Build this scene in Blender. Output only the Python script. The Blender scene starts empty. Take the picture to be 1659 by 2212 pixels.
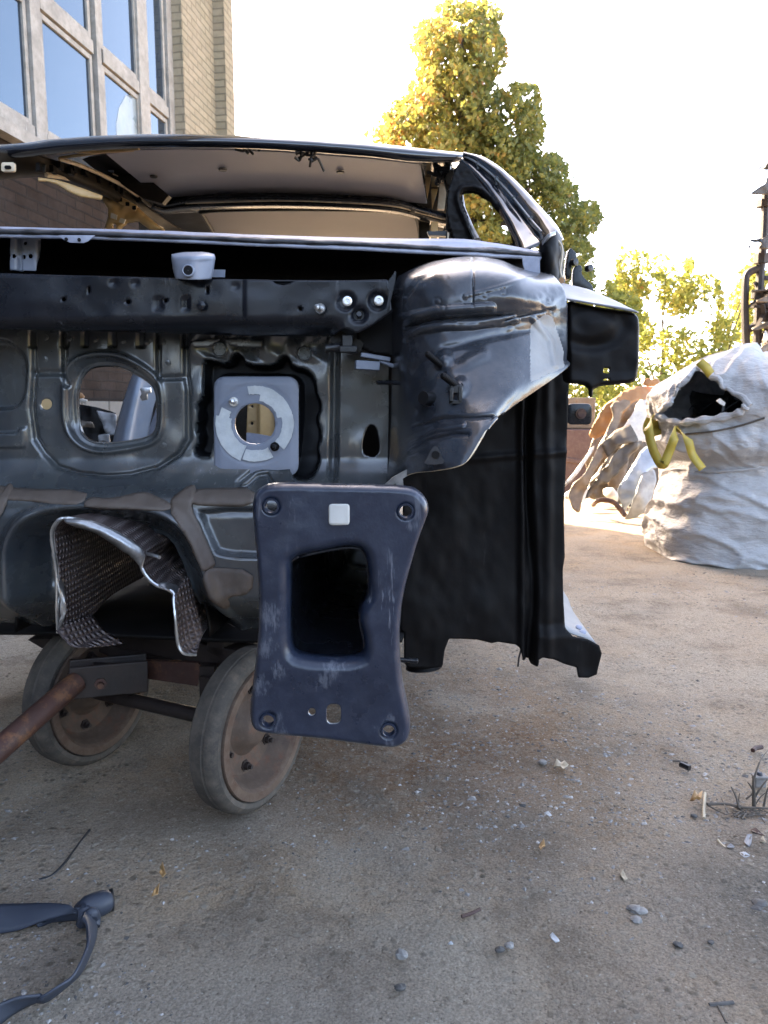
import bpy, bmesh, math, random
import numpy as np
from mathutils import Vector, Matrix
random.seed(7); rng = np.random.default_rng(11)
SC = bpy.context.scene; COL = SC.collection
R_ = math.radians

# ------------------------------------------------------------------ camera
FPX, CXP, CYP = 1640.0, 829.5, 1106.0        # focal length and centre on a 1659 x 2212 grid
CAM_H = 0.88
PITCH = math.atan((1106 - 880) / FPX)
cam_d = bpy.data.cameras.new('camera'); cam = bpy.data.objects.new('camera', cam_d); COL.objects.link(cam)
cam.location = (0, 0, CAM_H); cam.rotation_euler = (R_(90) - PITCH, 0, 0)
cam_d.sensor_fit = 'VERTICAL'; cam_d.sensor_height = 36.0; cam_d.lens = FPX / 2212 * 36.0
cam_d.clip_start = 0.05; cam_d.clip_end = 900
cam_d.dof.use_dof = True; cam_d.dof.focus_distance = 1.35; cam_d.dof.aperture_fstop = 13
SC.camera = cam

# ------------------------------------------------------------------ sky, sun, exposure
SUN_AZ, SUN_EL = R_(-40), R_(33)            # azimuth measured from +Y towards +X
w = bpy.data.worlds.new('World'); SC.world = w; w.use_nodes = True
nt = w.node_tree; bg = nt.nodes['Background']
sky = nt.nodes.new('ShaderNodeTexSky'); sky.sky_type = 'NISHITA'; sky.sun_disc = False
sky.sun_elevation = SUN_EL; sky.sun_rotation = SUN_AZ; sky.altitude = 100
sky.air_density = 0.45; sky.dust_density = 1.8; sky.ozone_density = 0.0
haze_tint = nt.nodes.new('ShaderNodeMixRGB'); haze_tint.blend_type = 'MULTIPLY'; haze_tint.inputs[0].default_value = 1.0; haze_tint.inputs[2].default_value = (1.17, 1.0, .81, 1)   # warm autumn haze
nt.links.new(sky.outputs[0], haze_tint.inputs[1]); nt.links.new(haze_tint.outputs[0], bg.inputs[0]); bg.inputs[1].default_value = 0.13
sl = bpy.data.lights.new('sun', 'SUN'); so = bpy.data.objects.new('sun', sl); COL.objects.link(so)
sl.energy = 3.2; sl.angle = R_(0.5); sl.color = (1.0, 0.83, 0.58)
sd = Vector((math.sin(SUN_AZ) * math.cos(SUN_EL), math.cos(SUN_AZ) * math.cos(SUN_EL), math.sin(SUN_EL)))
so.rotation_euler = sd.to_track_quat('Z', 'Y').to_euler(); so.location = (-6, 8, 20)
SC.view_settings.view_transform = 'Standard'; SC.view_settings.look = 'None'
SC.view_settings.exposure = 4.2; SC.view_settings.gamma = 1.0
SC.cycles.max_bounces = 10; SC.cycles.diffuse_bounces = 5; SC.cycles.glossy_bounces = 5
SC.cycles.use_denoising = True; SC.cycles.sample_clamp_indirect = 6

# ------------------------------------------------------------------ pixel helpers (photo grid -> place)
CONV = dict(d=(0, 0, 1), A=(0, 0, 1/3), B=(553, 0, .5), C=(0, 276.5, .375), D=(553, 276.5, .4583), E=(0, 691.25, .29167),
            F=(345.6, 691.25, 1/3), G=(795, 518.4, .39583), H=(0, 1002.3, .375), I=(483.9, 1002.3, .29688),
            J=(829.5, 967.75, 1/3), K=(1175.1, 276.5, .29167), L=(1175.1, 725.8, .29167), M=(0, 1347.9, .41667),
            N=(0, 1797.25, .29167), O=(829.5, 1520.75, .5), P=(0, 304.15, .25), Q=(864, 311, .25),
            R=(1451.6, 276.5, .23432), T=(1417, 1555.3, .18755))
def cv(k, pts):
    ox, oy, s = CONV[k]
    return [(ox + s * x, oy + s * y) for x, y in pts]
def ray(px, py):
    u = (px - CXP) / FPX; v = (CYP - py) / FPX
    return np.array([u, math.cos(PITCH) + v * math.sin(PITCH), -math.sin(PITCH) + v * math.cos(PITCH)])
def at(px, py, Y, k=0.0):
    d = ray(px, py); t = Y / (d[1] - k * d[0])
    return np.array([0, 0, CAM_H]) + t * d
def gp(px, py, z=0.0):
    d = ray(px, py); t = (z - CAM_H) / d[2]
    return np.array([0, 0, CAM_H]) + t * d
def proj(p):
    p = np.asarray(p, float) - np.array([0, 0, CAM_H])
    x, y, z = p[..., 0], p[..., 1], p[..., 2]
    f = y * math.cos(PITCH) - z * math.sin(PITCH); u = y * math.sin(PITCH) + z * math.cos(PITCH)
    return CXP + FPX * x / f, CYP - FPX * u / f

# ------------------------------------------------------------------ numeric helpers
def smooth(t):
    t = np.clip(t, 0, 1); return t * t * (3 - 2 * t)
def chaikin(p, n=2, closed=True):
    p = np.asarray(p, float)
    for _ in range(n):
        if closed:
            q = np.roll(p, -1, 0); p = np.stack([.75 * p + .25 * q, .25 * p + .75 * q], 1).reshape(-1, p.shape[1])
        else:
            a, b = p[:-1], p[1:]; m = np.stack([.75 * a + .25 * b, .25 * a + .75 * b], 1).reshape(-1, p.shape[1])
            p = np.vstack([p[:1], m[1:-1], p[-1:]])
    return p
def seg_dist(x, y, poly, closed=True):
    poly = np.asarray(poly, float); n = len(poly); best = np.full(x.shape, 1e9)
    for i in range(n if closed else n - 1):
        a = poly[i]; b = poly[(i + 1) % n]; ex, ey = b - a; L = ex * ex + ey * ey + 1e-12
        t = np.clip(((x - a[0]) * ex + (y - a[1]) * ey) / L, 0, 1)
        best = np.minimum(best, (x - a[0] - t * ex) ** 2 + (y - a[1] - t * ey) ** 2)
    return np.sqrt(best)
def sdf(x, y, poly):
    poly = np.asarray(poly, float); d = seg_dist(x, y, poly); ins = np.zeros(x.shape, bool); n = len(poly)
    for i in range(n):
        a = poly[i]; b = poly[(i + 1) % n]
        if a[1] == b[1]: continue
        c = ((a[1] > y) != (b[1] > y)) & (x < (b[0] - a[0]) * (y - a[1]) / (b[1] - a[1]) + a[0])
        ins ^= c
    return np.where(ins, -d, d)
def circ(cx, cy, r, ry=None, n=24):
    ry = ry or r
    return [(cx + r * math.cos(2 * math.pi * i / n), cy + ry * math.sin(2 * math.pi * i / n)) for i in range(n)]
def rrect(x0, y0, x1, y1, r, n=4):
    o = []
    for cx, cy, a0 in ((x1 - r, y1 - r, 0), (x0 + r, y1 - r, 90), (x0 + r, y0 + r, 180), (x1 - r, y0 + r, 270)):
        for i in range(n + 1):
            a = R_(a0 + 90 * i / n); o.append((cx + r * math.cos(a), cy + r * math.sin(a)))
    return o
_PERM = rng.random((64, 64, 64))
def vnoise(x, y, z):
    x, y, z = np.broadcast_arrays(np.asarray(x, float), np.asarray(y, float), np.asarray(z, float))
    xi, yi, zi = np.floor(x).astype(int), np.floor(y).astype(int), np.floor(z).astype(int)
    fx, fy, fz = smooth(x - xi), smooth(y - yi), smooth(z - zi)
    def g(a, b, c): return _PERM[(xi + a) % 64, (yi + b) % 64, (zi + c) % 64]
    def l(a, b, t): return a + (b - a) * t
    return l(l(l(g(0,0,0), g(1,0,0), fx), l(g(0,1,0), g(1,1,0), fx), fy), l(l(g(0,0,1), g(1,0,1), fx), l(g(0,1,1), g(1,1,1), fx), fy), fz) * 2 - 1
def fbm(x, y, z, o=3):
    s = 0; a = 1.0
    for i in range(o):
        s = s + a * vnoise(x * 2 ** i + 17 * i, y * 2 ** i + 5 * i, z * 2 ** i); a *= .5
    return s
def cr(P, n):
    P = np.asarray(P, float)
    if len(P) == 2:
        t = np.linspace(0, 1, n + 1)[:, None]; return P[0] * (1 - t) + P[1] * t
    E = np.vstack([2 * P[0] - P[1], P, 2 * P[-1] - P[-2]]); out = []
    for i in range(1, len(E) - 2):
        p0, p1, p2, p3 = E[i - 1:i + 3]
        for j in range(n):
            t = j / n
            out.append(.5 * (2 * p1 + (p2 - p0) * t + (2 * p0 - 5 * p1 + 4 * p2 - p3) * t * t + (3 * p1 - p0 - 3 * p2 + p3) * t ** 3))
    out.append(P[-1]); return np.array(out)

# ------------------------------------------------------------------ object helpers
WL = {}
def tag(o, label=None, cat=None, group=None, kind=None):
    if label: o['label'] = label
    if cat: o['category'] = cat
    if group: o['group'] = group
    if kind: o['kind'] = kind
    return o
def thing(name, label, cat, loc=(0, 0, 0), group=None):
    o = bpy.data.objects.new(name, None); COL.objects.link(o); o.location = loc; o.empty_display_size = .1
    WL[o] = np.array(loc, float)
    return tag(o, label, cat, group)
def mk(name, V, Fc, mat, parent=None, sm=True, fm=None, uv=None, label=None, sharp=None, loc=None):
    V = np.asarray(V, float).reshape(-1, 3)
    off = WL[parent] if parent is not None else (np.asarray(loc, float) if loc is not None else np.zeros(3))
    me = bpy.data.meshes.new(name); me.from_pydata((V - off).tolist(), [], [tuple(int(i) for i in f) for f in Fc])
    for m in (mat if isinstance(mat, (list, tuple)) else [mat]): me.materials.append(m)
    if fm is not None: me.polygons.foreach_set('material_index', np.asarray(fm, dtype=np.int32))
    if sm: me.polygons.foreach_set('use_smooth', [True] * len(me.polygons))
    if sharp: me.set_sharp_from_angle(angle=R_(sharp))
    if uv is not None:
        l = me.uv_layers.new(name='uv'); l.data.foreach_set('uv', np.asarray(uv, dtype=np.float32).ravel())
    me.update()
    o = bpy.data.objects.new(name, me); COL.objects.link(o)
    WL[o] = off
    if parent is not None: o.parent = parent
    elif loc is not None: o.location = loc
    if label: o['label'] = label
    return o
def solid(o, t, offset=-1, rim=0):
    m = o.modifiers.new('thickness', 'SOLIDIFY'); m.thickness = t; m.offset = offset; m.use_even_offset = False
    m.material_offset_rim = rim
    return o
def bevel(o, wd, seg=2):
    m = o.modifiers.new('bevel', 'BEVEL'); m.width = wd; m.segments = seg; m.limit_method = 'ANGLE'; m.angle_limit = R_(40)
    return o
def grid_faces(n, m, wrap=False):
    i, j = np.meshgrid(np.arange(n - 1), np.arange(m if wrap else m - 1), indexing='ij')
    j2 = (j + 1) % m
    return np.stack([i * m + j, i * m + j2, (i + 1) * m + j2, (i + 1) * m + j], -1).reshape(-1, 4)
class MB:                                       # collects shapes for one mesh
    def __init__(s): s.v = []; s.f = []; s.m = []; s.n = 0
    def add(s, V, Fc, mi=0):
        V = np.asarray(V, float).reshape(-1, 3)
        s.v.append(V); s.f += [tuple(int(i) + s.n for i in f) for f in Fc]; s.m += [mi] * len(Fc); s.n += len(V); return s
    def box(s, c, h, ax=None, mi=0):
        ax = np.eye(3) if ax is None else np.asarray(ax, float); c = np.asarray(c, float)
        V = [c + sx * h[0] * ax[0] + sy * h[1] * ax[1] + sz * h[2] * ax[2] for sz in (-1, 1) for sy in (-1, 1) for sx in (-1, 1)]
        return s.add(V, [(0, 2, 3, 1), (4, 5, 7, 6), (0, 1, 5, 4), (2, 6, 7, 3), (0, 4, 6, 2), (1, 3, 7, 5)], mi)
    def bar(s, a, b, wd, ht, up=(0, 0, 1), mi=0):
        a, b = np.asarray(a, float), np.asarray(b, float); d = b - a; L = np.linalg.norm(d); d = d / L
        sx = np.cross(d, up); sx /= np.linalg.norm(sx); u = np.cross(sx, d)
        return s.box((a + b) / 2, (wd / 2, L / 2, ht / 2), (sx, d, u), mi)
    def tube(s, P, r, seg=10, mi=0, cap=True, flat=None):
        P = np.asarray(P, float); n = len(P); r = np.broadcast_to(np.asarray(r, float), (n,))
        T = np.gradient(P, axis=0); T /= np.linalg.norm(T, axis=1)[:, None] + 1e-12
        ref = np.array([0, 0, 1.0]) if abs(T[0][2]) < .9 else np.array([1.0, 0, 0])
        V = []; a = np.linspace(0, 2 * math.pi, seg, endpoint=False)
        for i in range(n):
            u = np.cross(T[i], ref); u /= np.linalg.norm(u) + 1e-12; v = np.cross(u, T[i]); ref = v
            V.append(P[i] + r[i] * (np.cos(a)[:, None] * u + np.sin(a)[:, None] * v * (flat or 1)))
        Fc = grid_faces(n, seg, True).tolist()
        if cap: Fc += [tuple(range(seg)), tuple(range(n * seg - 1, (n - 1) * seg - 1, -1))]
        return s.add(np.concatenate(V), Fc, mi)
    def lathe(s, prof, c, ax, seg=32, mi=0):    # prof: (axial, radius)
        c = np.asarray(c, float); ax = np.asarray(ax, float); ax = ax / np.linalg.norm(ax)
        ref = np.array([0, 0, 1.0]) if abs(ax[2]) < .9 else np.array([1.0, 0, 0])
        u = np.cross(ax, ref); u /= np.linalg.norm(u); v = np.cross(ax, u); a = np.linspace(0, 2 * math.pi, seg, endpoint=False)
        V = np.concatenate([c + h * ax + r * (np.cos(a)[:, None] * u + np.sin(a)[:, None] * v) for h, r in prof])
        return s.add(V, grid_faces(len(prof), seg, True).tolist(), mi)
    def build(s, name, mat, parent=None, sm=True, sharp=35, label=None, loc=None):
        return mk(name, np.concatenate(s.v), s.f, mat, parent, sm, s.m, None, label, sharp if sm else None, loc)

def loft(name, rows, mat, parent=None, nu=4, nv=4, thick=0.0, disp=None, label=None, raw=False, rim=0):
    """rows: list of rows of (px, py, Y) or, with raw, of world points"""
    A = np.array([[at(*p) if not raw else p for p in r] for r in rows])
    A = np.array([cr(r, nu) for r in A]); A = np.array([cr(A[:, j], nv) for j in range(A.shape[1])]).transpose(1, 0, 2)
    n, m = A.shape[:2]
    if disp is not None:
        px, py = proj(A); h = disp(px, py, A)
        A = A.copy(); A[..., 1] -= h
    o = mk(name, A.reshape(-1, 3), grid_faces(n, m), mat, parent, label=label)
    if thick: solid(o, thick, -1 if thick > 0 else 1, rim); o.modifiers[-1].thickness = abs(thick)
    return o
def relief(name, outline, Y, mat, parent=None, step=4, k=0.0, h=None, holes=(), thick=.003, label=None, lean=0.0, z0=None, fm=None, rim=0, edge=None):
    """sheet cut to an outline, standing on the plane y = Y + k x (+ lean * (z - z0)), pressed towards the viewer by h(px, py)"""
    O = np.asarray(outline, float); step = min(step, max(.6, np.ptp(O, axis=0).min() / 5)); x0, y0 = O.min(0) - 2 * step; x1, y1 = O.max(0) + 2 * step
    xs = np.arange(x0, x1 + step, step); ys = np.arange(y0, y1 + step, step); X, Yp = np.meshgrid(xs, ys)
    def S(x, y):
        s = sdf(x, y, O)
        for q in holes: s = np.maximum(s, -sdf(x, y, q))
        return s
    s = S(X, Yp); n, m = X.shape; Fq = grid_faces(n, m)
    ctr = (s.ravel()[Fq]).mean(1); keep = Fq[ctr < 0]
    used = np.zeros(n * m, bool); used[keep.ravel()] = True
    near = used & (np.abs(s.ravel()) < 1.6 * step)
    cnt = np.zeros(n * m, int); np.add.at(cnt, keep.ravel(), 1); bd = near & (cnt < 4)
    xb, yb = X.ravel().copy(), Yp.ravel().copy()
    for _ in range(3):
        e = .3 * step; px, py = xb[bd], yb[bd]; v = S(px, py)
        gx = (S(px + e, py) - S(px - e, py)) / (2 * e); gy = (S(px, py + e) - S(px, py - e)) / (2 * e); g = np.sqrt(gx * gx + gy * gy) + 1e-6
        mv = np.clip(v, -1.2 * step, 1.2 * step) / g ** 2
        xb[bd] -= mv * gx; yb[bd] -= mv * gy
    idx = np.full(n * m, -1); idx[used] = np.arange(used.sum()); px, py = xb[used], yb[used]
    V = np.array([at(a, b, Y, k) for a, b in zip(px, py)])
    if lean:
        zz = np.array([at(*O.mean(0), Y, k)])[0][2] if z0 is None else z0
        V2 = []
        for a, b in zip(px, py):
            d = ray(a, b); t = (Y + lean * (CAM_H - zz)) / (d[1] - k * d[0] - lean * d[2]); V2.append(np.array([0, 0, CAM_H]) + t * d)
        V = np.array(V2)
    if h is not None: V[:, 1] -= h(px, py)
    FF = idx[keep]
    mi = None
    if fm is not None: mi = fm(px[FF].mean(1), py[FF].mean(1))
    o = mk(name, V, FF[:, ::-1], mat, parent, label=label, fm=mi)
    if thick: solid(o, thick, -1, rim)
    return o
def plate(name, pts, Y, thick, mat, parent=None, k=0.0, bv=.0, holes=(), label=None, back=True, lean=0.0):
    """flat plate of that outline with real thickness"""
    P = np.array([at(x, y, Y, k) for x, y in pts])
    if lean:
        zc = P[:, 2].mean(); P = []
        for x, y in pts:
            d = ray(x, y); t = (Y + lean * (CAM_H - zc)) / (d[1] - k * d[0] - lean * d[2]); P.append(np.array([0, 0, CAM_H]) + t * d)
        P = np.array(P)
    bm = bmesh.new(); f = bm.faces.new([bm.verts.new(p) for p in P]); bm.normal_update()
    if f.normal.y > 0: f.normal_flip()
    r = bmesh.ops.extrude_face_region(bm, geom=[f]); vs = [g for g in r['geom'] if isinstance(g, bmesh.types.BMVert)]
    bmesh.ops.translate(bm, verts=vs, vec=(0, thick, 0)); bmesh.ops.recalc_face_normals(bm, faces=bm.faces)
    if bv: bmesh.ops.bevel(bm, geom=[e for e in bm.edges if e.calc_face_angle(0) > .9], offset=bv, segments=2, affect='EDGES', profile=.5)
    bmesh.ops.triangulate(bm, faces=[f for f in bm.faces if len(f.verts) > 4])
    bm.verts.index_update(); V = [tuple(v.co) for v in bm.verts]; Fc = [[v.index for v in q.verts] for q in bm.faces]; bm.free()
    return mk(name, V, Fc, mat, parent, sm=True, sharp=40, label=label)
# ------------------------------------------------------------------ materials
def newmat(name):
    m = bpy.data.materials.new(name); m.use_nodes = True; t = m.node_tree
    return m, t, t.nodes['Principled BSDF']
def N(t, kind, **kw):
    n = t.nodes.new('ShaderNode' + kind)
    for k, v in kw.items():
        if k in n.inputs: n.inputs[k].default_value = v
        else: setattr(n, k, v)
    return n
def ramp(t, src, stops):
    r = t.nodes.new('ShaderNodeValToRGB'); e = r.color_ramp.elements
    while len(e) > len(stops): e.remove(e[-1])
    while len(e) < len(stops): e.new(1)
    for q, (p, c) in zip(e, stops):
        q.position = p; q.color = (*c, 1) if len(c) == 3 else c
    t.links.new(src, r.inputs[0]); return r
def mixc(t, fac, a, b):
    m = t.nodes.new('ShaderNodeMix'); m.data_type = 'RGBA'
    for sock, v in ((m.inputs[0], fac), (m.inputs[6], a), (m.inputs[7], b)):
        if hasattr(v, 'links'): t.links.new(v, sock)
        elif isinstance(v, (int, float)): sock.default_value = v
        else: sock.default_value = (*v, 1)
    return m.outputs[2]
def metal(name, c1, c2=None, rough=.4, rvar=.12, scale=9, metallic=0.0, dust=0.0, dustc=(.22, .19, .15), scratch=0.0, scrc=(.3, .3, .32), bump=.02, bscale=60, coat=0.0, spec=.5, rust=0.0, rustc=(.16, .07, .03)):
    m, t, b = newmat(name); L = t.links.new; tc = N(t, 'TexCoord'); o = tc.outputs['Object']
    n1 = N(t, 'TexNoise', Scale=scale, Detail=6, Roughness=.6); L(o, n1.inputs['Vector'])
    col = mixc(t, ramp(t, n1.outputs[0], [(.35, (0, 0, 0)), (.65, (1, 1, 1))]).outputs[0], c1, c2 or tuple(x * 1.35 for x in c1))
    if rust:
        n4 = N(t, 'TexNoise', Scale=scale * 2.2, Detail=9, Roughness=.7); L(o, n4.inputs['Vector'])
        col = mixc(t, ramp(t, n4.outputs[0], [(.62 - rust * .3, (0, 0, 0)), (.70 - rust * .2, (1, 1, 1))]).outputs[0], col, rustc)
    rsrc = n1.outputs[0]
    if dust:
        n2 = N(t, 'TexNoise', Scale=scale * 3.3, Detail=10, Roughness=.75); L(o, n2.inputs['Vector'])
        f = ramp(t, n2.outputs[0], [(.45, (0, 0, 0)), (.8, (dust, dust, dust))]).outputs[0]
        col = mixc(t, f, col, dustc)
    if scratch:
        mp = N(t, 'Mapping'); mp.inputs['Scale'].default_value = (70, 70, 9); mp.inputs['Rotation'].default_value = (.3, .5, .2); L(o, mp.inputs[0])
        n3 = N(t, 'TexNoise', Scale=1.0, Detail=4, Roughness=.7); L(mp.outputs[0], n3.inputs['Vector'])
        f2 = N(t, 'Math', operation='MULTIPLY'); L(ramp(t, n3.outputs[0], [(.60, (0, 0, 0)), (.70, (1, 1, 1))]).outputs[0], f2.inputs[0])
        n5 = N(t, 'TexNoise', Scale=7.0, Detail=2); L(o, n5.inputs['Vector'])
        L(ramp(t, n5.outputs[0], [(.5, (0, 0, 0)), (.75, (scratch,) * 3)]).outputs[0], f2.inputs[1])
        col = mixc(t, f2.outputs[0], col, scrc)
    L(col, b.inputs['Base Color'])
    mr = N(t, 'MapRange'); mr.inputs[3].default_value = max(.03, rough - rvar); mr.inputs[4].default_value = rough + rvar; L(rsrc, mr.inputs[0]); L(mr.outputs[0], b.inputs['Roughness'])
    b.inputs['Metallic'].default_value = metallic; b.inputs['Specular IOR Level'].default_value = spec
    b.inputs['Coat Weight'].default_value = coat; b.inputs['Coat Roughness'].default_value = .12
    if bump:
        n6 = N(t, 'TexNoise', Scale=bscale, Detail=5, Roughness=.6); L(o, n6.inputs['Vector'])
        bp = N(t, 'Bump', Strength=bump * 10 if bump < .1 else 1.0, Distance=.0015); L(n6.outputs[0], bp.inputs['Height']); L(bp.outputs[0], b.inputs['Normal'])
    return m
M = {}
M['black'] = metal('black_ecoat', (.006, .007, .010), (.010, .011, .015), .27, .10, 8, dust=.14, dustc=(.045, .045, .05), scratch=.6, scrc=(.14, .14, .15), bump=.012, spec=.34)
M['gloss'] = metal('black_gloss_paint', (.006, .007, .010), (.010, .011, .016), .12, .06, 12, coat=.8, scratch=.2, bump=.006)
M['wall_grey'] = metal('firewall_grey_primer', (.027, .031, .037), (.050, .056, .057), .27, .1, 7, dust=.3, dustc=(.085, .08, .072), scratch=.5, bump=.012, spec=.8, coat=.38)
M['recess'] = metal('black_recess_shade', (.004, .0045, .006), (.008, .0085, .010), .45, .12, 10, dust=.2, dustc=(.02, .02, .02), bump=.03, spec=.2)  # shade of the stamped recess painted as a near-black colour
M['deep'] = metal('dusty_black_undercoat', (.0025, .0025, .003), (.005, .0042, .0042), .55, .15, 10, dust=.3, dustc=(.016, .012, .011), scratch=.5, scrc=(.05, .045, .045), bump=.03, spec=.16)
M['navy'] = metal('navy_black_plate_paint', (.011, .016, .031), (.016, .022, .041), .29, .08, 14, dust=.32, dustc=(.075, .085, .115), scratch=1.0, scrc=(.30, .31, .35), bump=.02, bscale=240, spec=.5)
M['tower'] = metal('tower_black_gloss', (.016, .019, .026), (.028, .032, .040), .25, .07, 9, dust=.30, dustc=(.12, .11, .10), scratch=.5, bump=.012, spec=.6, coat=.12)
M['greyseal'] = metal('grey_sealer', (.20, .20, .20), (.27, .265, .255), .5, .1, 11, dust=.3, dustc=(.14, .12, .10), scratch=.5, scrc=(.05, .05, .05), bump=.05)
M['pale'] = metal('pale_paint_sky_reflection', (.21, .23, .30), (.30, .32, .40), .4, .1, 14, dust=.5, dustc=(.10, .10, .13), scratch=.6, scrc=(.04, .04, .05), bump=.02)  # blue-grey of the cowl flange is reflected sky put into the colour
M['sealant'] = metal('brown_joint_sealant', (.075, .055, .042), (.11, .085, .068), .62, .1, 12, dust=.25, dustc=(.05, .045, .04), bump=.08, bscale=40)
M['urethane'] = metal('black_urethane_bead', (.012, .012, .014), (.03, .03, .036), .5, .2, 60, bump=.09, bscale=90)
M['bare'] = metal('bare_zinc_metal', (.50, .50, .50), (.66, .66, .65), .32, .1, 25, metallic=.9, dust=.3, bump=.03)
M['alu'] = metal('dirty_aluminium_shield', (.26, .26, .265), (.46, .46, .46), .36, .14, 22, metallic=.85, dust=.6, dustc=(.05, .035, .03), bump=.05, bscale=30)
M['booster'] = metal('blue_grey_booster_plate', (.17, .19, .24), (.21, .23, .28), .42, .08, 9, scratch=.5, scrc=(.1, .1, .12), bump=.02)
M['gasket'] = metal('white_foam_gasket', (.44, .46, .46), (.58, .60, .60), .8, .08, 26, dust=.35, dustc=(.30, .34, .42), bump=.12, bscale=80)
M['label'] = metal('worn_cream_sticker', (.46, .45, .42), (.52, .51, .48), .55, .08, 30, scratch=.9, scrc=(.04, .04, .04), bump=.02)
M['roofskin'] = metal('grey_mauve_roof_skin', (.38, .37, .41), (.42, .41, .455), .45, .08, 4, dust=.12, dustc=(.2, .18, .17), bump=.01)
M['roofbrown'] = metal('brown_grey_roof_skin', (.27, .225, .195), (.31, .26, .225), .5, .08, 4, dust=.12, bump=.01)
M['warmglow'] = metal('primer_with_warm_glow', (.46, .30, .13), (.55, .38, .18), .42, .1, 8, dust=.2, dustc=(.25, .17, .09), bump=.02)  # warm reflected sunlight on the inner body put into the base colour
M['olive'] = metal('olive_brown_dusty_primer', (.008, .0065, .005), (.014, .0115, .0085), .5, .1, 10, dust=.5, dustc=(.035, .026, .018), bump=.04, spec=.2)
M['edge'] = metal('pale_sheet_edge', (.45, .36, .25), (.62, .52, .38), .5, .1, 30, bump=.02)
M['rust'] = metal('rusty_red_brown_steel', (.040, .016, .012), (.068, .027, .018), .62, .12, 9, dust=.6, dustc=(.07, .045, .034), rust=.3, bump=.07, bscale=55)
M['rustdark'] = metal('dark_rusty_steel', (.012, .008, .007), (.022, .013, .010), .6, .12, 9, dust=.5, dustc=(.045, .03, .024), bump=.07, bscale=50)
M['rim'] = metal('dusty_rusty_wheel_rim', (.050, .031, .021), (.075, .048, .032), .75, .1, 11, dust=.7, dustc=(.12, .085, .06), rust=.3, rustc=(.10, .045, .025), bump=.06, bscale=70)
M['rimtan'] = metal('tan_dusty_rim_edge', (.075, .046, .030), (.11, .072, .048), .8, .1, 11, dust=.7, dustc=(.15, .11, .078), rust=.5, rustc=(.07, .035, .02), bump=.06, bscale=70)
M['rubber'] = metal('dusty_worn_rubber', (.042, .036, .030), (.068, .058, .047), .88, .08, 12, dust=.9, dustc=(.13, .105, .08), rust=.15, rustc=(.10, .075, .055), bump=.07, bscale=60)
M['glasspane'] = metal('window_glass', (.015, .02, .03), (.02, .028, .04), .04, .015, 1.2, bump=0, spec=.5)
M['glasspane'].node_tree.nodes['Principled BSDF'].inputs['IOR'].default_value = 1.9; M['glasspane'].node_tree.nodes['Principled BSDF'].inputs['Specular Tint'].default_value = (.50, .76, 1.0, 1)   # blue of the reflected sky put into the specular tint
M['reflectpatch'] = metal('grey_tree_reflection', (.16, .19, .20), (.26, .29, .29), .3, .1, 3, dust=.4, bump=.05)
M['framewood'] = metal('weathered_grey_painted_wood', (.20, .18, .155), (.31, .285, .25), .8, .1, 6, dust=.7, dustc=(.11, .095, .075), scratch=.9, scrc=(.55, .53, .49), bump=.12, bscale=40)
M['scuff'] = metal('scuffed_grey_flange', (.07, .07, .075), (.13, .13, .135), .42, .1, 14, metallic=.3, dust=.5, dustc=(.14, .12, .10), scratch=.9, scrc=(.4, .4, .4), bump=.03)
M['bag'] = None
def brickmat(name, c1, c2, mortar, bw=.25, bh=.075, ms=.009, dirt=.3, stain=(.1, .085, .075)):
    m, t, b = newmat(name); L = t.links.new; tc = N(t, 'TexCoord')
    br = N(t, 'TexBrick', Scale=1.0); br.inputs['Color1'].default_value = (*c1, 1); br.inputs['Color2'].default_value = (*c2, 1); br.inputs['Mortar'].default_value = (*mortar, 1)
    br.inputs['Brick Width'].default_value = bw; br.inputs['Row Height'].default_value = bh; br.inputs['Mortar Size'].default_value = ms; br.inputs['Mortar Smooth'].default_value = .3
    nw = N(t, 'TexNoise', Scale=6.0, Detail=3); L(tc.outputs['UV'], nw.inputs['Vector'])
    ad = N(t, 'MixRGB', blend_type='ADD'); ad.inputs[0].default_value = .018; L(tc.outputs['UV'], ad.inputs[1]); L(nw.outputs[1], ad.inputs[2]); L(ad.outputs[0], br.inputs['Vector'])
    n1 = N(t, 'TexNoise', Scale=1.6, Detail=8, Roughness=.7); L(tc.outputs['Object'], n1.inputs['Vector'])
    f = ramp(t, n1.outputs[0], [(.42, (0, 0, 0)), (.72, (dirt,) * 3)]).outputs[0]
    n2 = N(t, 'TexNoise', Scale=24, Detail=6); L(tc.outputs['Object'], n2.inputs['Vector'])
    c = mixc(t, f, br.outputs[0], stain)
    c = mixc(t, ramp(t, n2.outputs[0], [(.4, (0, 0, 0)), (.75, (.35,) * 3)]).outputs[0], c, tuple(x * .6 for x in c1))
    L(c, b.inputs['Base Color']); b.inputs['Roughness'].default_value = .95; b.inputs['Specular IOR Level'].default_value = .1
    iv = N(t, 'Math', operation='SUBTRACT'); iv.inputs[0].default_value = 1.0; L(br.outputs[1], iv.inputs[1])
    ab = N(t, 'Math', operation='MULTIPLY_ADD'); ab.inputs[1].default_value = .25; L(n2.outputs[0], ab.inputs[0]); L(iv.outputs[0], ab.inputs[2])
    bp = N(t, 'Bump', Strength=.8, Distance=.008); L(ab.outputs[0], bp.inputs['Height']); L(bp.outputs[0], b.inputs['Normal'])
    return m
M['brick'] = brickmat('cream_silicate_brick', (.265, .225, .155), (.225, .19, .13), (.15, .128, .092), dirt=.45, stain=(.33, .26, .20))
M['brickdark'] = brickmat('sooty_wall_brick', (.017, .011, .008), (.028, .018, .013), (.014, .011, .009), bw=.26, bh=.08, dirt=.8, stain=(.035, .028, .025))
M['brickgrey'] = brickmat('grey_block_brick', (.16, .15, .135), (.125, .115, .105), (.075, .07, .06), bw=.42, bh=.20, ms=.016, dirt=.5, stain=(.14, .12, .105))
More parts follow.
